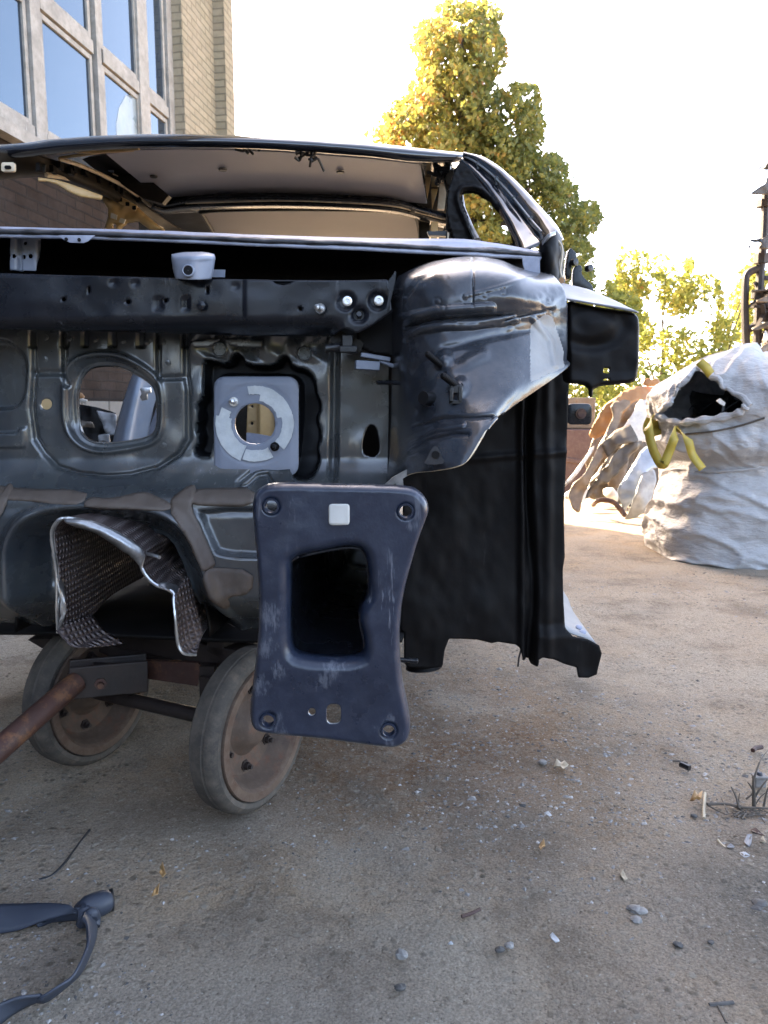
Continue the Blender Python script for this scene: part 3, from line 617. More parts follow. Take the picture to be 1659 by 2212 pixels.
g_ch = cv('F', [(1130, 150), (1128, 500), (1118, 1060)]); oval = chaikin(cv('F', [(1345, 690), (1370, 675), (1400, 690), (1420, 780), (1425, 840), (1400, 885), (1360, 885), (1320, 870), (1308, 830), (1320, 750)]), 1)
a_grv = cv('F', [(850, 945), (660, 950), (620, 965), (525, 1045), (540, 1075), (580, 1070), (640, 1010), (700, 1000), (740, 1050)])
tun = chaikin(cv('H', [(340, 1100), (335, 900), (318, 640), (312, 500), (330, 430), (400, 395), (640, 388), (900, 400), (980, 440), (1040, 560), (1090, 700), (1140, 850), (1190, 1100)]), 2)
lpad = chaikin(cv('H', [(1172, 215), (1900, 230), (1900, 520), (1420, 512), (1300, 495), (1270, 470), (1200, 300)]), 1)
ghole = circ(100, 873, 12)
tab_x = [(cv('E', [(a, 0)])[0][0], cv('E', [(b, 0)])[0][0]) for a, b in ((255, 445), (505, 600), (655, 805), (860, 1010), (1070, 1165), (1185, 1340))]
dents = [(rng.uniform(-300, 850), rng.uniform(960, 1380), rng.uniform(25, 60), rng.normal() * .0022) for _ in range(36)]
def h_fw(x, y):
    h = .075 * smooth((y - 985) / 130) - .20 * smooth((y - 1265) / 150) * smooth((x - 120) / 1.0 * 0 + 1)
    h = h + .010 * smooth(1 - np.abs(y - 1068) / 26)
    h = h - .016 * smooth(-sdf(x, y, pad_l) / 12) + .007 * smooth(-sdf(x, y, pad_l2) / 8) - .014 * smooth(-(sdf(x, y, pad_l) - 9) / 5) * 0
    s2 = sdf(x, y, hv2); h = h - .020 * smooth(-s2 / 26) + .008 * ridge(s2 - 3, 9) + .006 * ridge(sdf(x, y, hvac) - 4, 6)
    up = seg_dist(x, y, groove_u, False); h = h - .011 * smooth(1 - up / (10 - 4 * smooth((y - 960) / 60)))
    for g, wd in ((grv2, 9), (grv3, 7), (g_ch, 14)): h = h - .013 * smooth(1 - seg_dist(x, y, g, False) / wd)
    for g, wd in ((grv4, 9), (grv5, 11)): h = h - .006 * smooth(1 - seg_dist(x, y, g, False) / wd)
    h = h - .060 * smooth(-sdf(x, y, cellout) / 10)
    h = h - .009 * smooth(1 - seg_dist(x, y, a_grv, False) / 7)
    tabs = np.zeros_like(h)
    for a, b in tab_x: tabs = np.maximum(tabs, smooth((x - a + 2) / 3) * smooth((b + 2 - x) / 3))
    h = h - .008 * (1 - tabs) * smooth((752 - y) / 4) * (x < 400) * (x > 60)
    st = sdf(x, y, tun); h = h - .085 * smooth(1 - (st - 4) / 62) * (1 - .35 * smooth((y - 1250) / 80)) + .016 * ridge(st - 66, 22)
    h = h - .022 * smooth(-sdf(x, y, lpad) / 14)
    for cx, cy, r, d in dents: h = h + d * np.exp(-((x - cx) ** 2 + (y - cy) ** 2) / r ** 2)
    # rippled bright zone round the booster
    zone = smooth((x - 400) / 15) * smooth((720 - x) / 15) * smooth((1000 - y) / 40)
    h = h + zone * (.0055 * np.sin(x / 13 + 1.3 * np.sin(y / 19)) * smooth((790 - y) / 30) + .0018 * np.sin(y / 23 + x / 31))
    h = h + .0016 * fbm(x / 60, y / 60, 1.1, 2)
    return h
fw_out = [(-330, 660), (862, 660), (862, 1395), (700, 1395), (480, 1392), (100, 1378), (0, 1371), (-330, 1365)]
def h_step(x, y): return h_fw(x, y)
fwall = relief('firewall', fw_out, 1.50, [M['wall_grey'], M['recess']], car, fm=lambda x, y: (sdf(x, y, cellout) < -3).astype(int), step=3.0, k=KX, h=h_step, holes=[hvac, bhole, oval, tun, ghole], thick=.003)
FH = lambda x, y: float(h_fw(np.array([float(x)]), np.array([float(y)]))[0])
def on_fw(px, py, lift=0.0):
    p = at(px, py, 1.50, KX); p[1] -= FH(px, py) + lift; return p
# booster plate with foam gasket, studs and plugs
bp_out = rrect(*cv('F', [(350, 366)])[0], *cv('F', [(898, 1010)])[0], 22)
bpl = relief('booster_plate', bp_out, 1.495, M['booster'], car, step=5, k=KX, holes=[bhole], thick=.004, h=lambda x, y: .004 * smooth(-sdf(x, y, bp_out) / 18) - .003 * ridge(np.hypot(x - disc_c[0], y - disc_c[1]) - 84, 5))
def arc_seg(r0, r1, a0, a1, jag=.04):
    A = np.linspace(R_(a0), R_(a1), 14); o = []
    for a in A: q = r1 * (1 + jag * .4 * (rng.random() - .5)); o.append((disc_c[0] + q * math.cos(a), disc_c[1] + q * math.sin(a)))
    for a in A[::-1]: q = r0 * (1 + jag * (rng.random() - .5)); o.append((disc_c[0] + q * math.cos(a), disc_c[1] + q * math.sin(a)))
    return o
for r0, r1, a0, a1 in ((52, 86, 112, 192), (58, 80, 192, 206), (50, 82, -80, -14), (58, 83, -14, 42), (58, 82, 62, 110), (64, 82, -102, -80)):
    plate('gasket', arc_seg(r0, r1, a0, a1), 1.4885, .0035, M['gasket'], bpl, k=KX)
for c in ((480, 530), (745, 820)):
    p = at(*cv('F', [c])[0], 1.49, KX); mb = MB(); mb.lathe([(.0, .001), (0, .009), (.006, .009), (.006, .005), (.03, .005), (.032, .001)], p + [0, .002, 0], (0, -1, 0), 14); mb.build('stud', M['bare'] if c[0] < 600 else M['deep'], bpl)
for c in ((390, 190), (938, 220)):
    px, py = cv('F', [c])[0]; p = on_fw(px, py, .003); mb = MB()
    mb.lathe([(0, .0155), (.003, .0155), (.004, .0135), (.002, .012), (.002, .001)], p, (0, -1, 0), 24)
    for a in range(8): mb.lathe([(.002, .0012), (.003, .0005)], p + np.array([.0095 * math.cos(a * .785), 0, .0095 * math.sin(a * .785)]), (0, -1, 0), 6)
    mb.build('plug', M['wall_grey'], fwall)
for px, py in cv('E', [(340, 130), (515, 140), (705, 148), (910, 155), (1090, 165), (1210, 165), (335, 290), (1245, 315), (1215, 928)]) + cv('F', [(270, 150), (505, 143), (615, 137)]):
    p = on_fw(px, py, .0); mb = MB(); mb.lathe([(0, .006), (.0015, .0055), (.002, .001)], p, (0, -1, 0), 10); mb.build('spot_weld', M['wall_grey'], fwall)
# tab strip over the booster
ts = chaikin(cv('F', [(195, 122), (660, 115), (665, 170), (645, 180), (455, 170), (430, 130), (390, 128), (350, 150), (335, 175), (195, 180)]), 1)
relief('weld_flange', ts, 1.488, M['wall_grey'], car, step=4, k=KX, thick=.002)
# right hand flat end panel edge, with rubber seam
mb = MB(); mb.tube([on_fw(x, y, .004) for x, y in ((846, 640), (846, 760), (846, 900), (843, 1030))], .006, 8); mb.build('seam', M['deep'], car)
relief('kick_panel', [(740, 840), (870, 840), (870, 1060), (740, 1060)], 1.85, M['deep'], car, step=8, thick=.01)
# sealant runs
def seal(pts, Y, jag=2.0, lift=.003):
    O = chaikin([(x + rng.uniform(-jag, jag), y + rng.uniform(-jag, jag)) for x, y in pts], 1)
    return relief('sealant', O, Y, M['sealant'], fwall, step=5, k=KX, h=lambda x, y: h_fw(x, y) + lift * .5 + .0022 * smooth(-sdf(x, y, O) / 5) + .0014 * fbm(x / 12, y / 12, 3.3, 2), thick=.002)
seal([(-330, 1030), (-150, 1036), (0, 1041), (60, 1050), (210, 1054), (214, 1078), (150, 1076), (60, 1072), (0, 1068), (-150, 1066), (-330, 1060)], 1.50)
seal([(214, 1066), (265, 1068), (320, 1056), (345, 1058), (392, 1076), (400, 1092), (330, 1090), (220, 1088)], 1.50, lift=.0045)
seal([(418, 1052), (470, 1050), (560, 1050), (560, 1085), (470, 1082), (436, 1082), (424, 1072)], 1.50)
seal([(388, 1068), (400, 1055), (420, 1042), (432, 1044), (436, 1068), (432, 1088), (450, 1120), (478, 1180), (488, 1206), (462, 1216), (452, 1200), (430, 1150), (408, 1110), (392, 1092)], 1.50, lift=.006)
seal([(466, 1212), (480, 1208), (560, 1212), (560, 1262), (506, 1268), (512, 1290), (498, 1304), (486, 1280), (462, 1268), (458, 1236)], 1.50, lift=.006)
seal([(34, 1040), (46, 1040), (54, 1052), (50, 1085), (34, 1120), (14, 1158), (-4, 1180), (-18, 1170), (-4, 1145), (20, 1110), (28, 1075)], 1.50, lift=.006)
seal([(-60, 1186), (-10, 1184), (18, 1196), (22, 1212), (10, 1222), (-60, 1222)], 1.50)
if False: seal([(88, 1236), (104, 1214), (124, 1190), (126, 1210), (124, 1250), (104, 1262), (90, 1270)], 1.50, lift=.01)
seal([(380, 1262), (392, 1266), (400, 1300), (392, 1304)], 1.50, lift=.004) if False else None
# --- transmission tunnel heat shield
edge = [(126, 1366, 1.41), (123, 1320, 1.40), (123, 1270, 1.40), (122, 1235, 1.40), (116, 1190, 1.39), (112, 1152, 1.38), (121, 1129, 1.37), (137, 1119, 1.37), (170, 1121, 1.37), (215, 1133, 1.37), (262, 1156, 1.38), (298, 1181, 1.39), (311, 1200, 1.40), (307, 1224, 1.40), (320, 1247, 1.40), (340, 1264, 1.40), (374, 1279, 1.40), (376, 1300, 1.39), (380, 1340, 1.38), (386, 1390, 1.38), (398, 1411, 1.38), (424, 1414, 1.40)]
E3 = np.array([at(*e) for e in edge]); tc_ = at(270, 1330, 1.9)
rows = []
for t, Y in ((0, 0), (.25, .10), (.55, .26), (.85, .50), (1.0, .75)):
    q = E3.copy(); q[:, 1] += Y; q[:, 0] += (tc_[0] - q[:, 0]) * .18 * t + .02 * t; q[:, 2] += (.50 - q[:, 2]) * .10 * t
    if 0 < t: q += rng.normal(size=q.shape) * .004
    rows.append(q)
def h_sh(px, py, A):
    u = np.cumsum(np.linalg.norm(np.diff(A, axis=1, prepend=A[:, :1]), axis=2), 1); v = np.cumsum(np.linalg.norm(np.diff(A, axis=0, prepend=A[:1]), axis=2), 0)
    return .0022 * np.maximum(0, np.sin(u * 620)) * np.maximum(0, np.sin(v * 620)) * smooth(v / .03) + .004 * fbm(u * 25, v * 25, 2.1, 2)
M['shieldin'] = metal('sooty_dimpled_shield_inside', (.05, .035, .035), (.09, .07, .065), .5, .12, 14, metallic=.3, dust=.6, dustc=(.13, .10, .09), bump=.08, bscale=320)
_t = M['shieldin'].node_tree; _b = _t.nodes['Principled BSDF']; _u = N(_t, 'TexCoord'); _h = None
for _ax in ('Y', 'Z'):
    _w = N(_t, 'TexWave', Scale=26.0, Distortion=.8); _w.bands_direction = _ax; _t.links.new(_u.outputs['Object'], _w.inputs['Vector'])
    if _h is None: _h = _w.outputs['Fac']
    else: _m = N(_t, 'Math', operation='MULTIPLY'); _t.links.new(_h, _m.inputs[0]); _t.links.new(_w.outputs['Fac'], _m.inputs[1]); _h = _m.outputs[0]
_cc = _b.inputs['Base Color'].links[0].from_socket; _t.links.new(mixc(_t, ramp(_t, _h, [(.05, (0, 0, 0)), (.6, (.75,) * 3)]).outputs[0], _cc, (.16, .13, .12)), _b.inputs['Base Color'])
_bp = N(_t, 'Bump', Strength=1.0, Distance=.008); _t.links.new(_h, _bp.inputs['Height']); _t.links.new(_bp.outputs[0], _b.inputs['Normal'])
sh = loft('heat_shield', rows, M['shieldin'], car, nu=8, nv=14, disp=h_sh, raw=True)
sh.data.materials.append(M['alu']); solid(sh, .004, -1); sh.modifiers[-1].material_offset = 0; sh.modifiers[-1].material_offset_rim = 1
mb = MB(); ee = cr(E3, 5) + np.array([0, -.002, 0]); mb.tube(ee, .0022 + .0012 * rng.random(len(ee)), 6); mb.build('hem', M['bare'], sh)
# folded bright lip along the top of the shield
lip = [[(137, 1119, 1.368), (190, 1124, 1.366), (250, 1148, 1.37), (300, 1180, 1.385), (312, 1202, 1.395)], [(142, 1128, 1.362), (195, 1139, 1.358), (248, 1166, 1.362), (292, 1197, 1.378), (306, 1216, 1.39)], [(160, 1136, 1.372), (205, 1150, 1.37), (246, 1176, 1.372), (286, 1204, 1.386), (303, 1224, 1.394)]]
loft('folded_lip', lip, M['alu'], sh, nu=8, nv=4, thick=.0015, disp=lambda px, py, A: .002 * fbm(px / 9, py / 9, 1.0, 2))
lip2 = [[(338, 1262, 1.40), (355, 1258, 1.405), (375, 1263, 1.42), (392, 1268, 1.44), (402, 1245, 1.46)], [(346, 1270, 1.39), (362, 1276, 1.392), (377, 1284, 1.40), (388, 1280, 1.41), (398, 1268, 1.43)]]
loft('folded_lip', lip2, M['alu'], sh, nu=6, nv=5, thick=.0015, disp=lambda px, py, A: .003 * fbm(px / 8, py / 8, 4.0, 2))
leg = [[(376, 1286, 1.39), (402, 1248, 1.44), (414, 1270, 1.46), (428, 1330, 1.47), (437, 1366, 1.46)], [(380, 1330, 1.38), (396, 1330, 1.41), (414, 1335, 1.43), (428, 1350, 1.44), (436, 1370, 1.44)], [(386, 1388, 1.38), (398, 1384, 1.40), (412, 1388, 1.415), (422, 1396, 1.42), (432, 1386, 1.43)], [(398, 1411, 1.38), (405, 1413, 1.39), (412, 1414, 1.395), (418, 1414, 1.40), (424, 1414, 1.40)]]
loft('folded_leg', leg, M['shieldin'], sh, nu=6, nv=6, thick=.0015, disp=lambda px, py, A: .002 * fbm(px / 10, py / 10, 7.0, 2))
skirt = [[(122, 1240, 1.398), (128, 1290, 1.397), (130, 1330, 1.396), (124, 1364, 1.40)], [(138, 1250, 1.42), (142, 1300, 1.40), (141, 1330, 1.40), (132, 1356, 1.405)]]
loft('folded_skirt', skirt, M['alu'], sh, nu=6, nv=4, thick=.0015, disp=lambda px, py, A: .002 * fbm(px / 10, py / 10, 7.0, 2))
flap = [[(120, 1362, 1.40), (150, 1345, 1.43), (200, 1330, 1.5)], [(150, 1395, 1.40), (180, 1385, 1.44), (225, 1360, 1.5)], [(170, 1400, 1.40), (215, 1398, 1.45), (270, 1390, 1.5)]]
loft('bottom_flap', flap, M['shieldin'], sh, nu=6, nv=6, thick=.002)
mb = MB(); mb.tube([at(312, 1195, 1.42), at(330, 1199, 1.40), at(345, 1204, 1.39)], .0035, 8); mb.build('pin', M['bare'], sh)
# --- floor and tunnel behind
fl = []
for x in (-330, 100): fl.append([at(x, 1372, 1.62, KX), at(x, 1372, 1.62, KX) + [.12, 1.0, -.02], at(x, 1372, 1.62, KX) + [.3, 2.4, 0]])
for x in (480, 700, 868): fl.append([at(x, 1388, 1.62, KX), at(x, 1388, 1.62, KX) + [.12, 1.0, -.02], at(x, 1388, 1.62, KX) + [.2, 2.4, 0]])
loft('floor_pan', [fl[0], fl[1], fl[2], fl[3], fl[4]], M['deep'], car, nu=3, nv=2, thick=.01, raw=True)
tn = []
for dy in (.0, .08, .5, 1.0, 1.6): tn.append([at(x, y, 1.53, KX) + [.10 * dy, dy, 0] for x, y in ((30, 1366), (36, 1300), (48, 1200), (90, 1145), (150, 1132), (260, 1130), (345, 1134), (390, 1165), (425, 1250), (448, 1320), (455, 1376))])
loft('tunnel', tn, M['deep'], car, nu=3, nv=3, thick=.004, raw=True)

# --- cross beam
cb = [(-330, 574), (-150, 581), (0, 588), (120, 593), (250, 597), (400, 601), (585, 605), (597, 614), (612, 617), (628, 612), (640, 606), (760, 606), (838, 604), (842, 640), (848, 672), (800, 706), (772, 720), (745, 708), (720, 722), (700, 722), (560, 722), (420, 718), (300, 715), (0, 709), (-330, 700)]
cbs = [chaikin([(200 + q - 3, 617), (200 + q + 3, 617), (200 + q + 3, 634), (200 + q - 3, 634)], 1) for q in (-8, 248)] + [circ(x, y, 5) for x, y in cv('C', [(367, 987), (737, 1001), (951, 993)])] + [circ(*cv('D', [(209, 853)])[0], 5), circ(775, 680, 12)]
def h_cb(x, y):
    u = np.maximum(y - 682, 0) / 52
    h = -.075 * u ** 2 * smooth((735 - x) / 40 + .3) - .010 * smooth((596 - y) / 10) + .003 * smooth((x - 528) / 3) + .0012 * fbm(x / 70, y / 50, 5, 2)
    for cx, cy, r in ((748, 652, 22), (816, 650, 22), (775, 681, 20)):
        h = h - .006 * smooth(1 - (np.hypot(x - cx, y - cy) - r * .75) / 6)
    for a, b in ((330, 352), (392, 410)): h = h - .003 * smooth((x - a) / 4) * smooth((b - x) / 4) * smooth((y - 640) / 5) * smooth((672 - y) / 5)
    for cx, cy in cv('C', [(655, 890), (780, 892), (1358, 912), (1160, 885)]): h = h - .003 * np.exp(-((x - cx) ** 2 + (y - cy) ** 2) / 40)
    return h
beam = relief('cross_beam', cb, 1.36, M['black'], car, step=4, k=KX, h=h_cb, holes=cbs, thick=.003)
for x, y in ((750, 651), (818, 650)):
    p = at(x, y, 1.352, KX); mb = MB(); mb.lathe([(0, .0085), (.003, .0085), (.0036, .0075), (.0036, .0045), (.0012, .0042), (.0012, .0005)], p, (.05, -1, 0), 20); mb.build('washer', M['bare'], beam)
p = at(693, 667, 1.352, KX); mb = MB(); mb.lathe([(0, .009), (.004, .009), (.004, .0052), (.018, .005), (.019, .001)], p, (-.35, -1, .05), 14); mb.build('bolt', M['bare'], beam)
p = at(*cv('C', [(1160, 1022)])[0], 1.352, KX); mb = MB(); mb.lathe([(0, .009), (.003, .008), (.005, .001)], p, (0, -1, 0), 6); mb.build('rivet_nut', M['black'], beam)
p = at(775, 681, 1.37, KX); mb = MB(); mb.lathe([(0, .0115), (.004, .0115), (.004, .008), (-.004, .008), (-.004, .0005)], p, (0, -1, 0), 18); mb.tube([p + [0, 0, 0], p + [.001, -.012, .001]], .0045, 8); mb.build('bush', M['black'], beam)
plate('upright_lip', [(838, 608), (850, 592), (853, 585), (856, 588), (853, 610), (846, 640), (838, 668), (834, 668), (840, 635)], 1.34, .004, M['black'], beam, k=KX)
# top face of the beam and the plenum behind it
tf = [[at(x, y, 1.365, KX) for x, y in ((-330, 576), (0, 590), (400, 603), (838, 606))], [at(x, y, 1.365, KX) + [0, .20, .012] for x, y in ((-330, 576), (0, 590), (400, 603), (838, 606))]]
loft('beam_top', tf, M['black'], car, nu=3, nv=2, thick=.003, raw=True)
pl = []
for x, yt in ((-330, 504), (0, 504), (200, 508), (400, 516), (600, 525), (800, 534), (1000, 545), (1160, 554)): cyx = 1.44 + .14 * ((x - 380) / 800.0) ** 2; pl.append([at(x, yt, cyx + .04), at(x, yt + 14, cyx + .10), at(x, 600, 1.66, KX), at(x, 690, 1.56, KX)])
loft('plenum_panel', pl, M['deep'], car, nu=3, nv=3, thick=.004, raw=True)
# dark closing box right of the firewall, under the beam
relief('end_box', [(768, 700), (850, 660), (852, 770), (800, 762), (774, 748)], 1.42, M['deep'], car, step=5, k=KX, thick=.06)
# small brackets beneath the beam
br = plate('clip_bracket', chaikin(cv('F', [(1112, 60), (1135, 70), (1150, 55), (1240, 110), (1300, 130), (1318, 150), (1300, 205), (1200, 185), (1105, 140)]), 0), 1.40, .004, M['olive'], car, k=KX)
mb = MB(); p = at(*cv('F', [(1215, 140)])[0], 1.39, KX); mb.box(p, (.010, .008, .012)); mb.box(p + [.002, -.004, -.014], (.016, .008, .006)); mb.tube([p + [-.04, 0, -.012], p + [-.012, 0, -.010]], .008, 8); bevel(mb.build('clip', M['plastic'], br), .002)
mb = MB(); a, b = at(*cv('F', [(1265, 290)])[0], 1.40, KX), at(*cv('F', [(1420, 300)])[0], 1.41, KX); mb.bar(a, b, .02, .016); mb.bar(a + [.01, 0, .018], b + [.02, 0, .012], .012, .008)
mb.tube([b + [.0, 0, .01], b + [.038, 0, -.004]], .004, 8); bevel(mb.build('latch', M['booster'], br), .002)
mb = MB(); a = at(*cv('F', [(1405, 405)])[0], 1.42, KX); mb.tube([a, a + [.03, .01, 0]], .004, 8); mb.build('pin', M['black'], br)

# --- cowl flange along the windscreen base, with the remains of its glue
top = [(-330, 492), (-150, 490), (0, 493), (150, 497), (300, 500), (450, 506), (600, 512), (750, 516), (880, 519), (1000, 519), (1060, 527), (1120, 537), (1168, 546)]
mid = [(-330, 499), (-150, 499), (0, 502), (150, 505), (300, 511), (450, 516), (600, 523), (750, 527), (880, 534), (1000, 540), (1060, 543), (1120, 548), (1168, 552)]
bot = [(-330, 509), (-150, 508), (0, 509), (100, 511), (210, 513), (400, 521), (600, 530), (750, 536), (880, 543), (1000, 548), (1060, 552), (1120, 555), (1168, 558)]
def cy(x): return 1.44 + .14 * ((x - 380) / 800.0) ** 2
cow = loft('cowl_flange', [[(x, y, cy(x) + .05) for x, y in top], [(x, y, cy(x) + .02) for x, y in mid], [(x, y, cy(x)) for x, y in bot], [(x, y + 1.5, cy(x) + .01) for x, y in bot]], M['pale'], car, nu=4, nv=3, thick=.003, disp=lambda px, py, A: .002 * fbm(px / 60, py / 9, 2, 2))
mb = MB(); _b = cr([at(x, y + .5, cy(x) + .012) for x, y in mid], 14); _n = np.arange(len(_b)); mb.tube(_b, .0042 + .0016 * np.sin(_n * .9) * vnoise(_n * .31, 2, 5) + .002 * np.maximum(0, vnoise(_n * .7, 1, 1)), 7); mb.build('glue_line', M['urethane'], cow)
bead = [[(x, y - 5 + 1.5 * math.sin(x * .9), cy(x) + .014) for x, y in mid], [(x, y - 1, cy(x) - .002) for x, y in mid], [(x, y + 4 + 1.5 * math.sin(x * 1.7), cy(x) + .006) for x, y in mid]]
loft('glue_bead', bead, M['urethane'], cow, nu=10, nv=3, thick=.002, disp=lambda px, py, A: .0025 + .004 * fbm(px / 16, py / 5, 3, 3))
tabp = [(125, 508), (205, 508), (190, 521), (180, 525), (150, 524), (138, 518)]
plate('flange_tab', tabp, 1.436, .003, M['pale'], cow, bv=.0006)
for x, y in ((143, 517), (171, 518)):
    p = at(x, y, 1.434); mb = MB(); mb.lathe([(0, .0035), (.001, .003), (.001, .0005)], p, (0, -1, 0), 10); mb.build('hole_plug', M['deep'], cow)
# lower right of the cowl: pale web plate
plate('web_plate', [(1128, 556), (1166, 556), (1167, 600), (1128, 596), (1136, 588), (1130, 572)], 1.50, .004, M['pale'], car, k=KX)
# plenum bracket (channel) and cup mount
bk = relief('channel_bracket', cv('C', [(78, 630), (238, 640), (232, 740), (222, 830), (65, 824), (65, 745), (72, 735)]), 1.50, M['booster'], car, step=3, k=KX, thick=.002, holes=[circ(*cv('C', [(163, 672)])[0], 4), circ(*cv('C', [(97, 745)])[0], 5), circ(*cv('C', [(152, 750)])[0], 5), circ(*cv('C', [(192, 745)])[0], 5)],
            h=lambda x, y: .012 * (smooth((x - 24) / 4) * smooth((44 - x) / 4) + smooth((x - 50) / 4) * smooth((88 - x) / 4)))
cup = [[(371, 553, 1.40), (392, 549, 1.40), (415, 548, 1.40), (440, 548, 1.40), (462, 552, 1.40)], [(372, 556, 1.375), (392, 556, 1.35), (415, 556, 1.34), (440, 555, 1.35), (463, 556, 1.375)], [(374, 562, 1.37), (385, 565, 1.345), (412, 566, 1.335), (430, 566, 1.342), (462, 562, 1.37)], [(378, 585, 1.37), (384, 590, 1.35), (410, 592, 1.338), (430, 592, 1.345), (458, 585, 1.37)], [(382, 600, 1.37), (386, 602, 1.352), (410, 604, 1.34), (430, 604, 1.346), (454, 602, 1.37)]]
cm = loft('cup_mount', cup, M['booster'], car, nu=5, nv=4, thick=.003)
p = at(407, 585, 1.332); mb = MB(); mb.lathe([(-.006, .0105), (.003, .0105), (.004, .009), (.003, .008)], p, (0, -1, .1), 20); mb.build('boss', M['booster'], cm); mb = MB(); mb.lathe([(.0025, .0081), (.0025, .0005)], p, (0, -1, .1), 20); mb.build('boss_hole', M['deep'], cm)
plate('small_tab', cv('C', [(1222, 815), (1296, 816), (1294, 860), (1222, 858)]), 1.40, .003, M['booster'], car, k=KX)
# --- strut tower with its torn lower flange
TW = [[(862, 600, 1.52), (900, 580, 1.52), (945, 566, 1.52), (1010, 558, 1.52), (1075, 564, 1.52), (1120, 580, 1.54), (1190, 596, 1.56)],
      [(856, 613, 1.45), (888, 590, 1.42), (942, 571, 1.41), (1010, 560, 1.41), (1078, 568, 1.42), (1118, 585, 1.45), (1196, 600, 1.47)],
      [(853, 636, 1.42), (880, 610, 1.35), (943, 596, 1.315), (1012, 590, 1.305), (1088, 594, 1.32), (1140, 604, 1.36), (1212, 622, 1.42)],
      [(851, 662, 1.42), (876, 645, 1.335), (943, 640, 1.285), (1014, 634, 1.275), (1095, 632, 1.285), (1150, 640, 1.32), (1222, 655, 1.41)],
      [(850, 690, 1.42), (875, 682, 1.335), (942, 680, 1.285), (1014, 672, 1.275), (1098, 664, 1.29), (1155, 668, 1.33), (1223, 684, 1.41)],
      [(850, 730, 1.42), (876, 722, 1.34), (942, 714, 1.295), (1012, 706, 1.29), (1098, 700, 1.31), (1158, 704, 1.345), (1223, 716, 1.41)],
      [(850, 800, 1.42), (877, 786, 1.335), (942, 778, 1.275), (1012, 766, 1.265), (1100, 752, 1.285), (1158, 748, 1.325), (1223, 752, 1.40)],
      [(849, 880, 1.42), (876, 858, 1.33), (935, 842, 1.255), (1005, 828, 1.225), (1090, 806, 1.245), (1150, 790, 1.29), (1222, 778, 1.375)],
      [(847, 945, 1.41), (873, 915, 1.315), (925, 896, 1.235), (995, 880, 1.195), (1072, 858, 1.20), (1136, 826, 1.255), (1221, 797, 1.36)],
      [(843, 1000, 1.385), (872, 955, 1.29), (922, 930, 1.215), (990, 912, 1.17), (1055, 893, 1.165), (1080, 893, 1.185), (1100, 880, 1.21)],
      [(838, 1042, 1.35), (878, 990, 1.235), (928, 966, 1.175), (985, 950, 1.14), (1035, 930, 1.135), (1062, 912, 1.15), (1072, 904, 1.165)],
      [(843, 1046, 1.33), (886, 1014, 1.215), (935, 1000, 1.145), (985, 990, 1.115), (1018, 968, 1.115), (1045, 938, 1.13), (1062, 912, 1.15)],
      [(850, 1044, 1.32), (890, 1024, 1.205), (938, 1018, 1.135), (985, 1010, 1.105), (1010, 996, 1.105), (1034, 962, 1.115), (1058, 918, 1.14)]]
rib1 = [(862, 690), (900, 682), (945, 672), (1000, 668), (1060, 664)]; rib2 = [(875, 728), (910, 712), (960, 704), (1020, 702), (1110, 690)]; rib3 = [(900, 925), (960, 906), (1020, 905), (1060, 902)]; rib4 = [(890, 978), (930, 955), (980, 940), (1012, 940)]
crease = [(1005, 640), (1080, 622), (1150, 598)]; crease2 = [(1070, 700), (1125, 682), (1172, 672)]; crease3 = [(985, 702), (1040, 700), (1100, 690)]
def h_tw(px, py, A):
    h = .010 * ridge(seg_dist(px, py, rib1, False), 13) + .011 * ridge(seg_dist(px, py, rib2, False), 13) - .008 * ridge(seg_dist(px, py, [(880, 706), (940, 690), (1020, 684), (1080, 680)], False), 9)
    h = h - .008 * ridge(seg_dist(px, py, rib3, False), 9) - .008 * ridge(seg_dist(px, py, rib4, False), 9) + .007 * ridge(seg_dist(px, py, [(885, 955), (940, 930), (1000, 921)], False), 9)
    h = h + .003 * ridge(seg_dist(px, py, crease, False), 5) - .004 * ridge(seg_dist(px, py, crease2, False), 5) - .003 * ridge(seg_dist(px, py, crease3, False), 4)
    h = h - .004 * ridge(np.abs(px - 1021) + 400 * (py > 665), 4)
    for cx, cy, r in ((958, 778, 26), (990, 838, 30)): h = h + .014 * smooth(1 - np.hypot(px - cx, (py - cy) * .9) / r)
    for cx, cy in cv('G', [(530, 315), (632, 300), (735, 285), (650, 368), (405, 372), (382, 335)]):
        d = np.hypot(px - cx, py - cy); h = h - .0015 * ridge(d - 7, 2.5)
    m1 = smooth(1 - np.hypot(px - 1185, py - 655) / 48); h = h + m1 * .003 * fbm(px / 11, py / 13, 3.1, 3)
    m2 = smooth(1 - np.hypot((px - 1095) / 1.6, py - 706) / 30); h = h + m2 * .0015 * fbm(px / 10, py / 9, 8.1, 2)
    h = h + .006 * ridge(seg_dist(px, py, [(1150, 690), (1185, 735), (1196, 790)], False), 10) - .005 * ridge(seg_dist(px, py, [(900, 800), (960, 755), (1060, 730), (1140, 715)], False), 16)
    h = h + .006 * ridge(seg_dist(px, py, [(905, 880), (980, 800), (1040, 770)], False), 22) - .004 * ridge(seg_dist(px, py, [(880, 640), (905, 610), (935, 592)], False), 9) - .005 * smooth(1 - np.hypot(px - 905, (py - 650) / 1.3) / 30)
    return h + .0024 * fbm(px / 55, py / 55, 7.7, 2) + .0005 * fbm(px / 14, py / 14, 1.7, 2)
def tower_mat():
    m = M['tower'].copy(); m.name = 'tower_paint'; return m
tw = loft('strut_tower', TW, M['tower'], car, nu=26, nv=16, thick=.003, disp=h_tw, rim=1)
tw.data.materials.append(M['edge'])
sealp = chaikin(cv('G', [(880, 470), (960, 400), (1000, 420), (1030, 520), (1058, 600), (1062, 700), (960, 740), (880, 780), (878, 640)]), 0)
